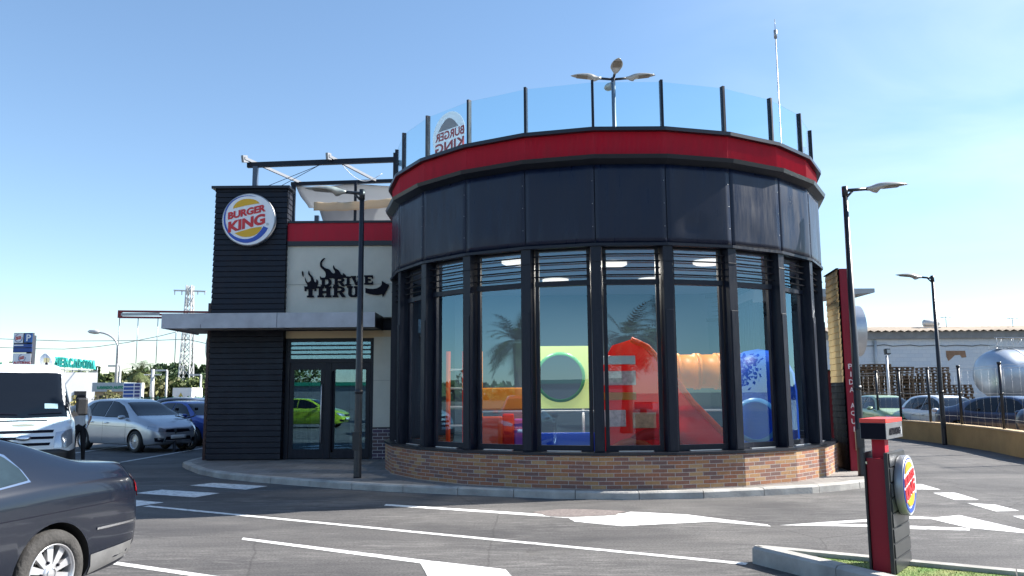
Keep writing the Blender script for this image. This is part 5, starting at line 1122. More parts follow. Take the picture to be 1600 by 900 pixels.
# patch of bare brick where the paint fell
pa = [ZY(x, y, WHY-.02) for x, y in [(1478, 548), (1508, 548), (1510, 558), (1503, 559), (1500, 554.5), (1492, 555), (1487, 560), (1482, 564), (1479, 558)]]
mb = MB(); mb.prism(pa, (0, .015, 0)); mb.build('bare_brick', mat('bare brick', (.30, .17, .10), .9, 0, .35, 3), T)
mb = MB(); a_ = ZY(1340, 538, WHY-.05); b_ = ZY(1560, 538, WHY-.05); mb.tube([a_.lerp(b_, t_/16)+Vector((0, 0, -.12*abs(math.sin(t_*1.1)))) for t_ in range(17)], .02, 5); mb.build('wall_cable', M_asph_dark, T)
mb = MB(); a_ = ZY(1367, 532, WHY-.12); mb.tube([(a_.x, a_.y, 2.2), (a_.x, a_.y, a_.z)], .10, 8); mb.build('drain_pipe', M_galv, T)
for x_, w_ in ((1380, .1), (1418, .1), (1451, .08), (1540, .1)):
    pass
T = thing('water_heater', 'horizontal steel water tank on the warehouse roof', 'water tank', ZY(1453, 511, 56)); a_, b_ = ZY(1443, 505, 56), ZY(1466, 505, 56)
mb = MB(); mb.lathe(a_, b_-a_, [(0, -.05), (.22, 0), (.25, .05), (.25, (b_-a_).length-.05), (.22, (b_-a_).length), (0, (b_-a_).length+.05)], 20); mb.build('tank', M_galv, T)
mb = MB(); mb.bar(a_+Vector((-.8, 0, -.32)), b_+Vector((.1, 0, -.32)), .3, .06); mb.build('tank_stand', M_grey, T)
for i, px_ in enumerate((1479, 1583)):
    b_ = ZY(px_, 512, 57); h_ = (ZY(px_, 496 if i else 494, 57).z-b_.z)
    T = thing('tv_antenna', ['small aerial on the warehouse roof beside the water tank', 'small aerial on the warehouse roof above the tanker'][i], 'aerial', b_)
    mb = MB(); mb.tube([b_+Vector((0, 0, -.3)), b_+Vector((0, 0, h_))], .025, 5); mb.tube([b_+Vector((-.35, 0, h_-.1)), b_+Vector((.35, 0, h_-.05))], .018, 5); [mb.tube([b_+Vector((q_, -.2, h_-.08)), b_+Vector((q_, .2, h_-.08))], .012, 4) for q_ in (-.3, -.1, .1, .3)]; mb.build('aerial_rods', M_grey, T)
# pallets: every one a thing
mb = MB()
for i in range(5): mb.box(-.6, .6, -.5+i*.225, -.5+i*.225+.10, .122, .144)
for i in range(3): mb.box(-.6, .6, -.5+i*.45, -.4+i*.45, 0, .02)
for i in range(3): mb.box(-.6+i*.55, -.5+i*.55, -.5, .5, .10, .122)
for i in range(3):
    for j in range(3): mb.box(-.6+i*.55, -.5+i*.55, -.5+j*.45, -.4+j*.45, .02, .10, mi=1)
pal = mb.build('wooden_pallet', [M_wood, mat('pallet blocks', (.12, .08, .05), .9, 0, .3, 6)]); tag(pal, 'x', 'pallet', 'stacked pallets by the warehouse wall')
ORD = 'topmost second third fourth fifth sixth seventh eighth ninth tenth eleventh twelfth thirteenth fourteenth fifteenth sixteenth seventeenth eighteenth nineteenth twentieth twenty-first twenty-second twenty-third'.split()
rp = random.Random(11); first = True; PY = 40.0
for px_, ytop, Yp, wh in ((1346, 571, 39, 'tall stack nearest the round sign'), (1367, 568, 40, 'tall stack left of the floodlight pole'), (1400, 573, 40, 'stack right of the floodlight pole'), (1431, 586, 40.5, 'lower stack in the middle of the row'), (1456, 572, 41, 'high stack left of the street lamp'), (1492, 597, 40, 'low slumped stack right of the street lamp')):
    z_ = 0; tp = ZY(px_, ytop, Yp); n_ = int(tp.z/.148)
    for i in range(n_):
        q_ = pal if first else dup(pal, (0, 0, 0)); first = False
        q_.location = (tp.x+rp.uniform(-.04, .04), Yp+rp.uniform(-.05, .05), i*.148); q_.rotation_euler = (0, 0, rp.uniform(-.05, .05)+.06); q_['label'] = ('topmost wooden pallet of the ' if i == n_-1 else ORD[n_-1-i]+' wooden pallet from the top of the ')+wh
T = thing('floodlight_pole', 'thin white pole with a black floodlight before the pallets', 'floodlight', ZY(1385, 650, 36)); a_ = ZY(1385, 556, 36); T.location = (a_.x, 36, 0)
mb = MB(); mb.tube([(a_.x, 36, 0), (a_.x, 36, a_.z)], .055, 10); mb.build('pole', M_galv, T)
mb = MB(); mb.obox((a_.x, 35.9, a_.z+.18), (1, .1, 0), (0, .2, 1), (0, -1, .2), .24, .24, .16); h_ = mb.build('floodlight_head', M_asph_dark, T)
mb = MB(); mb.obox((a_.x+.03, 35.8, a_.z+.19), (1, .1, 0), (0, .2, 1), (0, -1, .2), .18, .17, .01); mb.build('lens', M_lampm, h_)
# tanker trailer
T = thing('tanker_trailer', 'big silver tanker trailer at the right edge behind the cars', 'tanker', (24, 34, 0))
a_ = ZY(1538, 580, 32.5); tl = a_.copy(); R_t = 1.03; dz_ = 2.28; M_tank = mat('tanker skin', (.40, .45, .52), .38, .55, .10, 1.5); ax_t = Vector((1, .22, 0)).normalized()
st = Vector((a_.x, 32.5, dz_)); mb = MB(); mb.lathe(st, ax_t, [(0, 0), (.30, .0), (.60, .06), (.82, .18), (.93, .38), (R_t, .7), (R_t, 8.5), (.9, 8.8), (0, 9.0)], 44); mb.build('tank', M_tank, T)
for i in range(5):
    mb = MB(); mb.lathe(st+ax_t*(1.2+1.7*i), ax_t, [(R_t, 0), (R_t+.018, .01), (R_t+.018, .07), (R_t, .08)], 44); mb.build('tank_band', M_galv, T)
mb = MB(); mb.bar(st+ax_t*.9+Vector((0, 0, -1.05)), st+ax_t*8.6+Vector((0, 0, -1.05)), .9, .2); mb.build('chassis', M_asph_dark, T)
for u_ in (5.6, 6.9):
    for s_ in (-1, 1):
        mb = MB(); c_ = st+ax_t*u_+Vector((-ax_t.y, ax_t.x, 0))*s_*.85; mb.lathe((c_.x, c_.y, .5), Vector((-ax_t.y, ax_t.x, 0)), [(0, -.14), (.5, -.14), (.5, .14), (0, .14)], 24); mb.build('wheel', M_tyre, T)
mb = MB(); mb.bar(st+ax_t*1.6+Vector((0, 0, -1.1)), st+ax_t*1.6+Vector((0, 0, -2.25)), .12, .12); mb.build('landing_leg', M_grey, T)
mb = MB(); mb.bar(st+ax_t*.5+Vector((0, 0, R_t+.1)), st+ax_t*7+Vector((0, 0, R_t+.1)), .5, .06); [mb.tube([st+ax_t*(.7+.8*i)+Vector((0, 0, R_t+.1)), st+ax_t*(.7+.8*i)+Vector((0, 0, R_t+.45))], .015, 5) for i in range(8)]; mb.tube([st+ax_t*.6+Vector((0, 0, R_t+.45)), st+ax_t*7+Vector((0, 0, R_t+.45))], .016, 5); mb.build('walkway', M_galv, T)
# razor wire coil over the rear fence
wq = MB(); c_ = ZY(1545, 541, 36); pts = []
for i in range(260): a = i*2*PI/16; pts.append(Vector((c_.x+.028*i, 36+.02*math.sin(i), c_.z+.1))+Vector((.12*math.cos(a), .25*math.sin(a), .22*math.cos(a))))
wq.tube(pts, .007, 4, False); T = thing('razor_wire', 'coil of razor wire above the tanker', 'razor wire', (c_.x, 36, 0)); wq.build('wire_coil', M_galv, T)
mb = MB(); [mb.tube([(c_.x+.4+2.2*i, 36.1, 0), (c_.x+.4+2.2*i, 36.1, c_.z+.1)], .03, 6) for i in range(1)]; mb.build('post', M_galv, T)
mb = MB(); mb.box(c_.x+2.58, c_.x+2.64, 36.07, 36.13, 0, c_.z); mb.build('post', M_galv, T)
# ================================================================== LEFT SIDE
M_green = mat('petrol green', (.02, .26, .15), .5); M_teal2 = mat('turquoise letters', (.03, .52, .42), .45); M_wallw = mat('white render', (.74, .74, .74), .8, 0, .04, 1)
# height limiter with hanging rods
YB = 24.0
a_, b_ = ZY(186, 491, YB), ZY(330, 492.5, YB)
T = thing('height_limit_bar', 'red height limit beam with hanging rods left of the canopy', 'height bar', (b_.x, YB, 0))
mb = MB(); mb.bar(a_, b_, .10, .05); mb.bar(a_+Vector((0, 0, .09)), b_+Vector((0, 0, .09)), .14, .05); mb.bar(a_+Vector((0, 0, -.09)), b_+Vector((0, 0, -.09)), .14, .05); mb.bar(a_+Vector((.03, 0, -.11)), a_+Vector((.03, 0, .11)), .12, .05); mb.build('beam', mat('beam red', (.25, .02, .03), .5), T)
mb = MB(); mb.obox(a_.lerp(b_, .24)+Vector((0, -.06, 0)), X1, Z1, Y1, 1.15, .085, .01); mb.build('grey_plate', M_grey, T)
for px_ in (187, 216, 247, 276, 303):
    t_ = ZY(px_, 497, YB); mb = MB(); e_ = ZY(px_, 568, YB).z; mb.tube([(t_.x, YB, t_.z), (t_.x, YB, e_)], .012, 6); mb.build('hanging_rod', M_grey, T)
mb = MB(); mb.box(b_.x-.02, b_.x+.14, YB-.08, YB+.08, 0, b_.z+.12); mb.build('post', MATS['beam red'], T)
# bollard
g_ = G(272, 706); T = tag(None or MB().tube([g_, g_+Vector((0, 0, .03)), g_+Vector((0, 0, .70))], [.11, .045, .045], 12).tube([g_+Vector((0, 0, .55)), g_+Vector((0, 0, .62))], .05, 12).build('bollard', M_pole), 'thin black bollard in front of the silver car', 'bollard')
# totem sign
YT = 31.0
c_ = ZY(36, 560, YT); T = thing('totem_sign', 'tall white and blue totem sign with a parking P and burger logos', 'totem sign', (c_.x, YT, 0))
def tb(nm, x0, y0, x1, y1, m_, dy=0, parent=None, th=.12):
    p_, q_ = ZY(x0, y1, YT), ZY(x1, y0, YT); mb = MB(); mb.box(p_.x, q_.x, YT-dy, YT-dy+th, p_.z, q_.z); return mb.build(nm, m_, parent or T)
M_tblue = mat('sign blue', (.015, .07, .30), .4); M_tdark = mat('sign dark', (.03, .035, .05), .5)
mb = MB(); q_ = ZY(48, 524, YT+.2); mb.box(q_.x, q_.x+.14, YT+.0, YT+.35, 0, q_.z); mb.build('rear_post', M_tdark, T)
bd = tb('upper_cabinet', 20, 520, 51.5, 551, M_tdark, 0); tb('white_panel', 21, 521, 37, 536, M_lwhite, .015, bd, .012); tb('blue_panel', 38, 521, 51, 535, mat('parking blue', (.02, .12, .40), .4), .015, bd, .012)
tb('blue_band', 21, 537.5, 50.5, 543, M_tblue, .015, bd, .012); tb('white_line', 21, 538.5, 37, 540.5, M_lwhite, .02, bd, .004); tb('blue_band', 21, 544, 50.5, 550, M_tblue, .015, bd, .012)
tb('white_line', 38, 535.2, 48, 536.2, M_tdark, .02, bd, .004)
lo_ = tb('lower_cabinet', 19, 552, 50, 573.5, M_tdark, 0); tb('white_panel', 19.5, 552.5, 49, 569.5, M_lwhite, .015, lo_, .012); tb('blue_band', 19.5, 570.5, 49, 573.4, M_tblue, .015, lo_, .012)
mb = MB(); q_ = ZY(19, 573, YT); mb.box(q_.x, q_.x+.72, YT+.0, YT+.1, 0, q_.z-.02); mb.build('base_cabinet', M_tblue, T)
pq = ZY(41, 533, YT-.02); q = text_mb('P', pq, X1, Z1, Y1, .17, .26, .01, .03); q.build('lettering', M_lwhite, bd)
def minilogo(cx_, cy_, R, par):
    c_ = ZY(cx_, cy_, YT-.02); mb = MB()
    for i in range(22):
        a, b = math.radians(95+i*13), math.radians(95+(i+1)*13); r0, r1 = R*.82, R*.95
        mb.add([c_+Vector((math.cos(a)*r0, 0, math.sin(a)*r0)), c_+Vector((math.cos(b)*r0, 0, math.sin(b)*r0)), c_+Vector((math.cos(b)*r1, 0, math.sin(b)*r1)), c_+Vector((math.cos(a)*r1, 0, math.sin(a)*r1))], [(0, 1, 2, 3)])
    mb.build('logo_ring', M_tblue, par)
    for w_, dz_, h_ in (('BURGER', .03, .3), ('KING', -.42, .38)):
        text_mb(w_, c_+Vector((-R*.62, -.003, R*dz_)), (1, 0, .18), Z1, Y1, R*1.25, R*h_, .004, .05).build('lettering', M_lred, par)
minilogo(28.8, 528.5, .165, bd); minilogo(34, 559.5, .15, lo_)
text_mb('AUTOKING', ZY(20.5, 569, YT-.02), X1, Z1, Y1, .66, .10, .006, .03).build('lettering', M_lred, lo_)
# supermarket
YM = 70.0
T = thing('supermarket', 'white supermarket block with big turquoise roof lettering', 'supermarket', (-40, YM, 0))
r_ = ZY(153, 582, YM); mb = MB(); wd_ = Vector((-.87, -.5, 0)); bk_ = Vector((-.5, .87, 0)); e0_ = Vector((r_.x, YM, 0)); mb.prism([e0_, e0_+wd_*13, e0_+wd_*13+bk_*3, e0_+bk_*3], (0, 0, r_.z)); mb.build('white_block', M_wallw, T)
l_ = ZY(20, 574, YM); mb = MB(); mb.box(l_.x-16, l_.x, YM-1.5, YM+5, l_.z-.1, l_.z+.35); mb.build('forecourt_canopy', M_wallw, T); mb = MB(); mb.box(l_.x-16, l_.x+.02, YM-1.56, YM-1.5, l_.z+.12, l_.z+.37); mb.build('green_trim', M_green, T)
mb = MB(); mb.prism([e0_+wd_*.8-bk_*.004, e0_+wd_*1.7-bk_*.004, e0_+wd_*1.7-bk_*.06, e0_+wd_*.8-bk_*.06], (0, 0, 2.1)); mb.build('window', M_frit, T)
ws_ = 'MERCADONA'; x0_, x1_ = ZY(83, 570, YM).x, ZY(147, 570, YM).x; cwid = (x1_-x0_)/9
for i, ch in enumerate(ws_):
    zb_ = ZY(84, 573.0+4.2*i/8, YM).z; hh_ = (ZY(84, 573, YM).z-ZY(84, 558+1*i/8, YM).z)*-1
    text_mb(ch, (x0_+cwid*i+.03, YM+.4+.0, zb_), X1, Z1, Y1, cwid*.86, .86-.012*i, .28, .045).build('roof_letter', M_teal2, T)
mb = MB(); mb.bar((x0_-.1, YM+.6, r_.z+.3), (x1_, YM+.6, r_.z+.12), .1, .08); [mb.tube([(x0_+(x1_-x0_)*i/5, YM+.6, r_.z-.2), (x0_+(x1_-x0_)*i/5, YM+.6, r_.z+.5)], .04, 5) for i in range(6)]; mb.build('letter_frame', M_grey, T)
q_ = ZY(75, 563, YM); mb = MB(); mb.lathe(q_, (0, -1, 0), [(0, 0), (.62, 0), (.62, .2), (0, .2)], 24); mb.build('round_emblem', M_lwhite, T)
mb = MB(); mb.obox(q_+Vector((.0, -.22, 0)), X1, Z1, Y1, .5, .4, .03); mb.build('emblem_basket', mat('basket yellow', (.75, .65, .35), .6), T)
# car wash kiosk with price board
YK = 55.0
T = thing('car_wash_building', 'low grey and tan kiosk with green lettering on its fascia', 'kiosk', (-30, YK, 0)); a_, b_ = ZY(149, 598, YK), ZY(197, 598, YK)
mb = MB(); mb.box(a_.x, b_.x, YK, YK+1.5, 0, ZY(150, 612, YK).z); mb.build('tan_wall', mat('tan render', (.46, .34, .22), .8, 0, .08, 1), T)
mb = MB(); mb.box(a_.x-.05, b_.x, YK-.3, YK+1.5, ZY(150, 612, YK).z, a_.z); mb.build('grey_fascia', mat('fascia grey', (.40, .44, .46), .6), T)
for x0, x1 in ((154, 174), (178, 190)): p_, q_ = ZY(x0, 640, YK), ZY(x1, 618, YK); mb = MB(); mb.box(p_.x, q_.x, YK-.04, YK-.002, 0.2, q_.z); mb.build('window', M_frit, T)
text_mb('LAVADO AUTO', ZY(152, 608, YK-.31), X1, Z1, Y1, (ZY(194, 608, YK).x-ZY(152, 608, YK).x), .20, .03, .05).build('lettering', M_green, T)
YR_ = 50.0
a_, b_ = ZY(193, 598.5, YR_), ZY(222, 598.5, YR_); T = thing('price_board', 'white fuel price board with five dark blue rows', 'price board', (a_.x, YR_, 0)); mb = MB(); mb.box(a_.x, b_.x, YR_, YR_+.3, 0, a_.z); mb.build('board', M_lwhite, T)
for i in range(5):
    zt_ = ZY(195, 599.5+5.6*i, YR_).z; zb_ = ZY(195, 603.5+5.6*i, YR_).z
    for x0, x1 in ((194, 209), (211, 219)): mb = MB(); mb.box(ZY(x0, 600, YR_).x, ZY(x1, 600, YR_).x, YR_-.03, YR_-.002, zb_, zt_); mb.build('price_row', M_tblue if x0 < 200 else mat('price blue', (.05, .06, .2), .5), T)
# white hut with warning triangle
YH = 58.0
a_, b_ = ZY(270, 606, YH), ZY(300, 606, YH); T = thing('transformer_hut', 'white utility hut with a yellow warning triangle below the pylon', 'utility hut', (a_.x, YH, 0))
mb = MB(); mb.box(a_.x, b_.x, YH, YH+2, 0, a_.z); mb.build('hut_body', M_wallw, T)
c_ = ZY(282.5, 617, YH-.02); mb = MB(); mb.prism([c_+Vector((-.16, 0, -.12)), c_+Vector((.16, 0, -.12)), c_+Vector((0, 0, .17))], (0, -.01, 0)); mb.build('warning_triangle', mat('warning ochre', (.45, .35, .08), .6), T)
a_ = ZY(310, 622, 50); T = thing('recycling_bin', 'bright green rounded recycling bin near the pylon', 'bin', (a_.x, 50, 0)); mb = MB(); mb.lathe((a_.x, 50, 0), (0, 0, 1), [(.45, 0), (.55, .3), (.6, 1.2), (.45, 1.5), (0, 1.6)], 20); mb.build('bin_body', mat('bin green', (.12, .5, .05), .5), T)
T = thing('green_fence', 'dark green mesh fence behind the parked cars', 'fence', ZY(240, 630, 48)); a_, b_ = ZY(222, 622, 48), ZY(330, 622, 48)
T.location = (a_.x, 48, 0); mb = MB(); mb.bar((a_.x, 48, a_.z), (b_.x, 48, a_.z), .05, .06); mb.bar((a_.x, 48, 1.0), (b_.x, 48, 1.0), .05, .05); mb.build('rails', mat('fence green', (.03, .10, .07), .6), T)
for i in range(10): x_ = a_.x+(b_.x-a_.x)*i/9; mb = MB(); mb.box(x_-.04, x_+.04, 47.96, 48.04, 0, a_.z+.1); mb.build('fence_post', MATS['fence green'], T)
# pylon
YP = 90.0
a_, b_ = ZY(277, 606, YP), ZY(303, 606, YP); cx_ = (a_.x+b_.x)/2; hw0 = (b_.x-a_.x)/2*.75; top_ = ZY(290, 446, YP).z; T = thing('lattice_pylon', 'grey steel lattice pylon rising above the trees', 'pylon', (cx_, YP, 0))
mb = MB(); hz_ = lambda z: hw0*(1-z/top_)+.28*(z/top_)
for sx_, sy_ in ((-1, -1), (1, -1), (1, 1), (-1, 1)): mb.bar((cx_+sx_*hz_(0), YP+sy_*hz_(0), 0), (cx_+sx_*hz_(top_), YP+sy_*hz_(top_), top_), .13, .13)
mb.build('legs', M_galv, T)
mb = MB(); n_ = 11
for i in range(n_):
    z0, z1 = top_*i/n_, top_*(i+1)/n_; w0, w1 = hz_(z0), hz_(z1)
    for P_, Q_ in (((-1, -1), (1, -1)), ((1, -1), (1, 1)), ((1, 1), (-1, 1)), ((-1, 1), (-1, -1))):
        mb.bar((cx_+P_[0]*w0, YP+P_[1]*w0, z0), (cx_+Q_[0]*w1, YP+Q_[1]*w1, z1), .06, .06); mb.bar((cx_+Q_[0]*w0, YP+Q_[1]*w0, z0), (cx_+P_[0]*w1, YP+P_[1]*w1, z1), .06, .06)
mb.build('bracing', M_galv, T)
zc_ = ZY(290, 455, YP).z; mb = MB(); mb.bar((cx_-1.8, YP, zc_+.1), (cx_+1.8, YP, zc_-.05), .16, .16); [mb.tube([(cx_+q_, YP, zc_), (cx_+q_, YP, zc_-.4)], .05, 6) for q_ in (-1.7, -.9, .9, 1.7)]; mb.build('crossarm', M_galv, T)
# lamps at the left
def arc_lamp(label, px_, ybase, ytop, Y, hx_px, hy_px, r=.09):
    b_ = ZY(px_, 620, Y); tp_ = ZY(px_, ytop, Y); hd_ = ZY(hx_px, hy_px, Y); T = thing('street_lamp', label, 'street lamp', (b_.x, Y, 0), 'pale street lamps in the distance')
    pts = [Vector((b_.x, Y, 0)), Vector((b_.x, Y, tp_.z))]
    for i in range(1, 9): u_ = i/8; pts.append(Vector((b_.x+(hd_.x-b_.x)*(1-math.cos(u_*PI/2)), Y, tp_.z+(hd_.z-tp_.z)*math.sin(u_*PI/2))))
    mb = MB(); mb.tube(pts, [r, r*.8]+[r*.55]*8, 8); mb.build('post', M_galv, T); d_ = -1 if hd_.x < b_.x else 1
    mb = MB(); mb.lathe(hd_+Vector((-d_*.3, 0, 0)), (d_, 0, .06), [(0, 0), (.14, .1), (.18, .4), (.12, .8), (0, .95)], 10); mb.build('lamp_head', M_galv, T)
arc_lamp('tall curved arm lamp rising behind the silver people carrier', 180, 640, 545, 60, 150, 519, .13)
def flat_lamp(label, px_, ytop, Y, d_): 
    tp_ = ZY(px_, ytop, Y); T = thing('street_lamp', label, 'street lamp', (tp_.x, Y, 0), 'pale street lamps in the distance'); mb = MB(); mb.tube([(tp_.x, Y, 0), (tp_.x, Y, tp_.z)], .09, 8); mb.build('post', M_galv, T)
    mb = MB(); mb.box(min(tp_.x, tp_.x+d_*.9), max(tp_.x, tp_.x+d_*.9), Y-.12, Y+.12, tp_.z-.05, tp_.z+.08); mb.build('lamp_head', M_galv, T)
flat_lamp('straight thin lamp standing just right of the curved one', 188, 572, 62, -1)
flat_lamp('short pale lamp between price board and pylon', 261, 579, 64, -1)
flat_lamp('pale lamp right of the lattice pylon', 314, 586, 66, -1)
T = thing('utility_pole', 'pale concrete utility pole left of the lattice pylon', 'utility pole', ZY(239, 620, 75)); q_ = ZY(239, 577, 75); T.location = (q_.x, 75, 0); mb = MB(); mb.tube([(q_.x, 75, 0), (q_.x, 75, q_.z)], [.26, .16], 8); mb.build('shaft', M_galv, T)
mb = MB(); mb.bar((q_.x-.8, 75, q_.z-.5), (q_.x+.8, 75, q_.z-.5), .1, .1); mb.build('crossarm', M_galv, T)
def wire(label, P, Y, r=.028):
    pts = [ZY(x, y, Y) for x, y in P]; mb = MB(); mb.tube(pts, r, 5); tag(mb.build('power_line', M_asph_dark), label, 'power line', 'power lines crossing the left sky')
wire('upper power line running behind the totem sign to the pylon', [(-90, 524), (0, 529.5), (60, 531.5), (105, 533), (180, 532.5), (240, 532), (290, 530)], 70)
wire('lower power line curving up from the left edge to the pylon', [(-90, 540), (0, 543), (60, 545), (100, 545.5), (150, 542), (200, 535), (250, 525), (290, 515)], 72)
wire('power line running from the pylon to behind the tower', [(290, 530), (310, 534), (340, 541)], 70)
wire('upper wire from the pylon passing behind the tower', [(290, 515), (315, 510), (345, 503)], 72)
# ------------------------------------------------------------------ trees
def tree(name, label, x, y, h, r, leafm, trunkm, seed, kind='round', n=1500, group='trees on the left skyline', ls=1.0):
    rg = random.Random(seed); T = thing(name, label, 'tree', (x, y, 0), group)
    mb = MB(); th = h*(.45 if kind == 'round' else .9); mb.tube([(0, 0, 0), (.05*h*rg.uniform(-1, 1)*.3, 0, th*.5), (0, 0, th)], [h*.028+.05, h*.02+.03, h*.008+.02], 7)
    if kind == 'round':
        for i in range(7): a = rg.uniform(0, 2*PI); mb.tube([(0, 0, th*rg.uniform(.5, .95)), (math.cos(a)*r*.6, math.sin(a)*r*.6, h*rg.uniform(.55, .85))], [.07, .03], 5)
    mb.build('trunk', trunkm, T, world=False)
    mb = MB()
    cl = []
    nc = 30 if kind == 'round' else 26
    for i in range(nc):
        if kind == 'round':
            while True:
                p = Vector((rg.uniform(-1, 1), rg.uniform(-1, 1), rg.uniform(-.75, 1)))
                if .25 < p.length < 1: break
            cl.append((Vector((p.x*r*.85, p.y*r*.85, h*.64+p.z*h*.30)), r*rg.uniform(.22, .40)))
        else:
            u_ = rg.random(); a = rg.uniform(0, 2*PI); rr = r*(1-u_)**.8*rg.uniform(.3, .95); cl.append((Vector((math.cos(a)*rr, math.sin(a)*rr, h*(.15+.83*u_))), r*rg.uniform(.16, .30)*(1.15-u_*.7)))
    for i in range(n):
        c_, cr_ = rg.choice(cl)
        while True:
            p = Vector((rg.uniform(-1, 1), rg.uniform(-1, 1), rg.uniform(-1, 1)))
            if .3 < p.length < 1: break
        c2 = c_+Vector((p.x*cr_, p.y*cr_, p.z*cr_*.75)); s_ = ls*rg.uniform(.10, .22); a = Vector((rg.gauss(0, 1), rg.gauss(0, 1), rg.gauss(0, 1))).normalized(); b = a.cross(Vector((rg.gauss(0, 1), rg.gauss(0, 1), rg.gauss(0, 1)))).normalized()
        mb.add([c2-a*s_-b*s_*.4, c2+a*s_*.2-b*s_*.8, c2+a*s_, c2+b*s_*.7], [(0, 1, 2, 3)], mi=rg.choice((0, 0, 1)))
    mb.build('crown', leafm, T, world=False)
    return T
def leafmats(nm, c): return [mat(nm, c, .7, 0, .35, .7), mat(nm+' light', tuple(min(1, q*1.6) for q in c), .7, 0, .3, .9)]
LM_dark = leafmats('dark pine foliage', (.035, .065, .022)); LM_mid = leafmats('green foliage', (.075, .10, .028)); LM_olive = leafmats('olive foliage', (.12, .12, .045)); M_bark = mat('bark', (.12, .085, .06), .9, 0, .3, 3)
def tpx(px_, ytop, Y): p = ZY(px_, ytop, Y); return p.x, Y, p.z
rt = random.Random(21)
specs = []
for px_, yt, Y, r, lm, kd, lab in [
  (8, 566, 95, 3.2, LM_dark, 'round', 'dark tree at the far left edge above the van'), (118, 580, 100, 2.2, LM_mid, 'round', 'low tree just behind the supermarket letters'), (152, 572, 98, 1.2, LM_dark, 'cone', 'dark pointed tree right of the supermarket'),
  (160, 584, 96, 2.4, LM_mid, 'round', 'green tree over the kiosk roof, leftmost'), (172, 580, 97, 2.6, LM_mid, 'round', 'green tree behind the curved lamp post'), (186, 583, 99, 2.4, LM_olive, 'round', 'olive tree behind the thin straight lamp'), (198, 590, 98, 2.0, LM_mid, 'round', 'small green tree above the price board'),
  (206, 589, 104, 2.6, LM_olive, 'round', 'olive coloured tree left of the palm'), (232, 588, 92, 3.0, LM_olive, 'round', 'brownish tree behind the utility pole'), (240, 578, 94, 2.8, LM_dark, 'round', 'dark pine between utility pole and palm'), (254, 568, 96, 4.2, LM_dark, 'round', 'broad dark pine left of the pylon'), (270, 571, 97, 3.6, LM_dark, 'round', 'large dark pine touching the pylon leg'),
  (281, 592, 90, 3.4, LM_mid, 'round', 'lower green tree at the foot of the pylon'), (303, 568, 95, 2.0, LM_dark, 'cone', 'dark pointed cypress right of the pylon'), (318, 571, 95, 1.9, LM_dark, 'cone', 'second pointed cypress beside the tower'), (309, 590, 88, 2.6, LM_mid, 'round', 'green tree under the two cypresses'), (322, 592, 86, 2.6, LM_mid, 'round', 'green tree just left of the siding tower'), (335, 580, 96, 3.5, LM_dark, 'round', 'dark pine half hidden by the siding tower'), (250, 596, 88, 3.0, LM_olive, 'round', 'low olive shrub tree behind the green fence')]:
    x, y, h = tpx(px_, yt, Y); rt_ = rt.random()
    tree('pine_tree' if kd == 'round' and lm is LM_dark else ('cypress_tree' if kd == 'cone' else 'leafy_tree'), lab, x, y, h, r, lm, M_bark, int(rt_*1e6), kd, 3200, ls=1.35)
x, y, h = tpx(172, 608, 52); tree('young_tree', 'thin pale young tree in front of the kiosk window', x, y, h, .9, LM_olive, M_bark, 5, 'round', 420, None, .55)
x, y, h = tpx(124, 613, 40); tree('shrub', 'thin shrub showing between the van and the supermarket wall', x, y, h, .45, leafmats('yellow foliage', (.30, .26, .08)), M_bark, 6, 'round', 220, None, .35)
# distant tree belt so the skyline does not end in bare ground
rt = random.Random(4); mb = MB()
for i in range(9000):
    a = rt.uniform(-2.9, .9); R0 = rt.uniform(150, 175); x = R0*math.sin(a+.6); y = R0*math.cos(a+.6); hgt = 3.2+2.2*math.sin(a*17)+1.5*math.sin(a*41+2); z = rt.uniform(0, max(1.5, hgt)); s_ = rt.uniform(.6, 1.3)
    q_ = Vector((rt.gauss(0, 1), rt.gauss(0, 1), rt.gauss(0, 1))).normalized(); b = q_.cross(Vector((rt.gauss(0, 1), rt.gauss(0, 1), rt.gauss(0, 1)))).normalized(); c_ = Vector((x, y, z)); mb.add([c_-q_*s_, c_+b*s_, c_+q_*s_, c_-b*s_*.8], [(0, 1, 2, 3)], mi=rt.choice((0, 0, 1)))
tag(mb.build('distant_woodland', LM_mid), 'distant belt of green trees along the horizon', 'woodland', kind='stuff')
# palms
def palm(x, y, h, label, seed, r=2.0, group=None):
    rg = random.Random(seed); T = thing('palm_tree', label, 'palm', (x, y, 0), group); mb = MB(); mb.tube([(0, 0, 0), (.1, 0, h*.4), (0, .05, h)], [.28, .22, .2], 10); mb.build('trunk', M_bark, T, world=False)
    mb = MB()
    for i in range(46):
        a = rg.uniform(0, 2*PI); el = rg.uniform(-.5, 1.25); prev = Vector((0, 0, h)); d = Vector((math.cos(a)*math.cos(el), math.sin(a)*math.cos(el), math.sin(el))); L_ = r*rg.uniform(.8, 1.1); pts = [prev]
        for k_ in range(8): d = (d+Vector((0, 0, -.17))).normalized(); prev = prev+d*L_/8; pts.append(prev)
        sd_ = Vector((-math.sin(a), math.cos(a), 0))
        for k_ in range(1, 8):
            for s_ in (-1, 1):
                for q_ in (0, .5):
                    p = pts[k_].lerp(pts[k_+1], q_); w_ = .42*math.sin(PI*(k_+1)/9.5)*r/2; tip = p+sd_*s_*w_+(pts[k_+1]-pts[k_])*.9+Vector((0, 0, -.12*w_)); n_ = (pts[k_+1]-pts[k_])*.16; mb.add([p-n_, p+n_, tip], [(0, 1, 2)])
    mb.build('fronds', LM_mid[0], T, world=False)
x, y, h = tpx(217, 582, 80); palm(x, y, h, 'small palm on the skyline right of the price board', 3, 2.0)
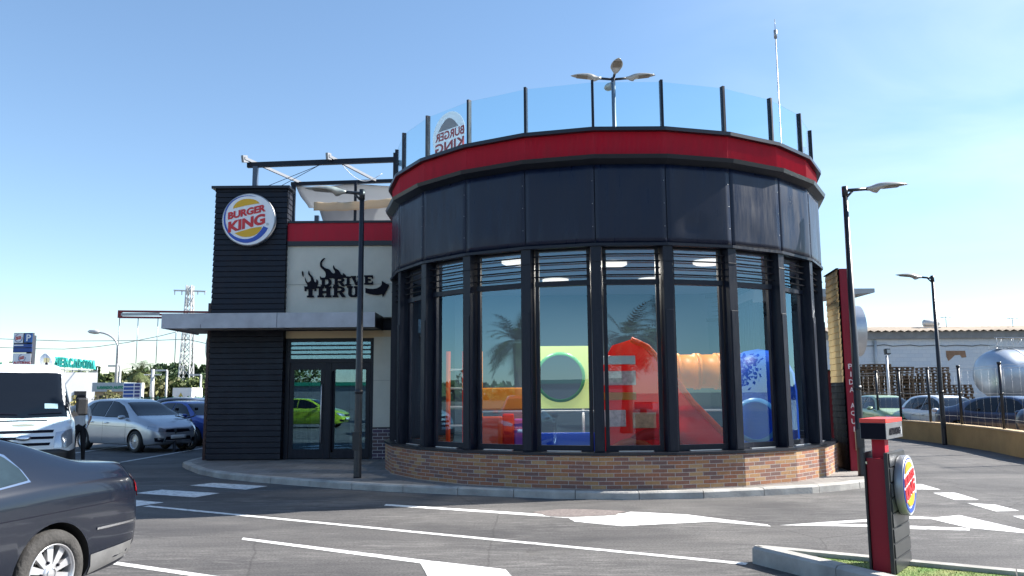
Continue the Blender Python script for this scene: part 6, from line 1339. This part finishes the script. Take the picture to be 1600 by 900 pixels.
# ------------------------------------------------------------------ motorcycle in front of the blue car
M_moto = mat('motorbike dark', (.03, .03, .035), .4, .3)
g_ = G(297, 703); T = thing('motorcycle', 'dark motorcycle parked between the silver and the bright blue car', 'motorcycle', (g_.x, g_.y, 0))
md_ = math.radians(-35)
for dx_ in (.0, -1.35):
    mb = MB(); mb.lathe((dx_, 0, .31), (0, 1, 0), [(.22, -.05), (.30, -.055), (.31, 0), (.30, .055), (.22, .05), (.20, 0), (.22, -.05)], 28); wl_ = mb.build('wheel', M_tyre, T, world=False)
    mb = MB(); [mb.bar((dx_, 0, .31), (dx_+.21*math.cos(q_), 0, .31+.21*math.sin(q_)), .02, .03) for q_ in [2*PI*i/6 for i in range(6)]]; mb.build('spokes', M_rim, T, world=False)
mb = MB(); mb.tube([(0, .07, .31), (-.28, .07, .95)], .03, 8); mb.tube([(0, -.07, .31), (-.28, -.07, .95)], .03, 8); mb.build('fork', M_chrome, T, world=False)
mb = MB(); mb.tube([(-.32, -.36, 1.06), (-.24, -.2, 1.02), (-.26, 0, .98), (-.24, .2, 1.02), (-.32, .36, 1.06)], .018, 8); mb.build('handlebar', M_moto, T, world=False)
mb = MB(); mb.lathe((-.30, 0, .72), (-1, 0, .05), [(.05, 0), (.15, .1), (.17, .3), (.13, .5), (.05, .6)], 14); mb.build('fuel_tank', mat('tank brown', (.22, .06, .03), .35), T, world=False)
mb = MB(); mb.box(-1.55, -.80, -.13, .13, .74, .83); mb.build('saddle', M_asph_dark, T, bevel=.03, world=False)
mb = MB(); mb.box(-.95, -.45, -.14, .14, .28, .62); mb.tube([(-.7, .16, .35), (-1.6, .2, .4)], .045, 8); mb.build('engine', M_moto, T, bevel=.02, world=False)
mb = MB(); mb.lathe((-.12, 0, .88), (1, 0, 0), [(.02, -.1), (.09, -.05), (.10, .02), (0, .04)], 16); mb.build('headlight', M_lens, T, world=False)
for s_ in (-1, 1): mb = MB(); mb.tube([(-.27, s_*.25, 1.02), (-.27, s_*.32, 1.22)], .008, 5); mb.obox((-.27, s_*.34, 1.26), (0, 1, 0), Z1, X1, .12, .08, .02); mb.build('mirror', M_moto, T, world=False)
T.rotation_euler = (0, 0, md_)
# ------------------------------------------------------------------ person beside the van
def person():
    pz = 1.68; c_ = ZY(125.5, 640, 20.6); x0, y0 = c_.x, 20.6
    T = thing('person', 'person in a white top and dark trousers standing behind the van mirror', 'person', (x0, y0, 0))
    me = bpy.data.meshes.new('body'); 
    J = [(0, 0, .92), (0, 0, 1.08), (0, 0, 1.30), (0, 0, 1.44), (0, -.01, 1.52), (0, -.02, 1.62), (.10, 0, .88), (.11, -.01, .50), (.12, .03, .08), (.12, -.12, .04), (-.10, 0, .88), (-.11, -.03, .50), (-.12, .02, .08), (-.12, -.13, .04), (.18, 0, 1.40), (.24, 0, 1.14), (.20, -.16, .95), (.19, -.22, .90), (-.18, 0, 1.40), (-.25, .02, 1.13), (-.24, -.05, .88), (-.24, -.07, .80)]
    Ed = [(0, 1), (1, 2), (2, 3), (3, 4), (4, 5), (0, 6), (6, 7), (7, 8), (8, 9), (0, 10), (10, 11), (11, 12), (12, 13), (3, 14), (14, 15), (15, 16), (16, 17), (3, 18), (18, 19), (19, 20), (20, 21)]
    R_ = [.14, .13, .15, .09, .055, .095, .09, .065, .045, .04, .09, .065, .045, .04, .06, .045, .032, .035, .06, .045, .032, .035]
    me.from_pydata(J, Ed, []); ob = bpy.data.objects.new('body', me); COL.objects.link(ob); sk = ob.modifiers.new('s', 'SKIN')
    if not me.skin_vertices: bpy.context.view_layer.update()
    lay = me.skin_vertices[0].data if me.skin_vertices else None
    if lay:
        for i, r_ in enumerate(R_): lay[i].radius = (r_, r_*.8 if i in (0, 1, 2, 3) else r_)
        lay[0].use_root = True
    ob.modifiers.new('ss', 'SUBSURF').levels = 1; dg = bpy.context.evaluated_depsgraph_get(); m2 = bpy.data.meshes.new_from_object(ob.evaluated_get(dg)); ob.modifiers.clear(); ob.data = m2
    for q in (mat('skin', (.45, .26, .18), .6), mat('white shirt', (.75, .74, .72), .8), mat('dark trousers', (.02, .02, .025), .8)): m2.materials.append(q)
    for p in m2.polygons:
        z = p.center.z; p.material_index = 2 if z < .98 and abs(p.center.x) < .2 and not (z > .8 and p.center.y < -.12) else (1 if z < 1.46 and abs(p.center.x) < .22 else (1 if z > 1.2 and z < 1.46 else 0)); p.use_smooth = True
    ob.parent = T
    mb = MB(); mb.lathe((0, .01, 1.52), (0, 0, 1), [(.04, -.04), (.11, .02), (.125, .10), (.11, .17), (.06, .21), (0, .22)], 16); mb.build('hair', mat('dark hair', (.03, .018, .012), .8), T, world=False)
    T.rotation_euler = (0, 0, .3)
person()
# ------------------------------------------------------------------ behind the camera (seen mirrored in the glass)
palm(-19.1, 2.6, 3.9, 'palm tree left of the car park, mirrored in the third window bay', 11, 2.0); palm(-23.5, -1.5, 3.6, 'shorter palm behind the other, mirrored low in the third bay', 12, 2.2); palm(4.9, -6.5, 4.0, 'palm behind the viewer mirrored above the red slide', 13, 2.3); palm(7.2, -9.5, 4.4, 'palm behind the viewer mirrored right of the other over the slide', 14, 2.4)
T = thing('industrial_shed', 'long low grey industrial shed across the road behind the viewer', 'shed', (0, -50, 0)); mb = MB(); mb.box(-34, 12, -60, -50, 0, 2.6); mb.build('shed_wall', mat('grey shed wall', (.22, .22, .23), .8), T); mb = MB(); mb.box(-34.2, 12.2, -60, -49.8, 2.6, 3.0); mb.build('green_fascia', M_green, T)
T, *_ = make_car('parked_car', 'hatch', P_lime, 'lime green hatchback across the lane, mirrored in the entrance door', None, {}); place(T, -10.4, -1.5, 5)
T, *_ = make_car('parked_car', 'mpv', paintm('orange red car paint', (.6, .06, .02), 0), 'orange red people carrier outside the left edge, mirrored in the third bay', None, {}); place(T, -12.6, 6.3, 30)
T, *_ = make_car('parked_van', 'van', P_white, 'white van behind the viewer mirrored in the middle windows', None, dict(spokes=5)); place(T, -7.0, -9.0, 60)
for i in range(20):
    a = math.radians(150+12.5*i); tree('leafy_tree', ('first' if i == 0 else ORD[i])+' leafy tree from the left in the row behind the viewer', 105*math.cos(a), 105*math.sin(a)+6, 6.0+1.5*math.sin(i*1.7), 5.5, LM_mid, M_bark, 300+i, 'round', 700, 'trees across the road behind the viewer', 1.8)
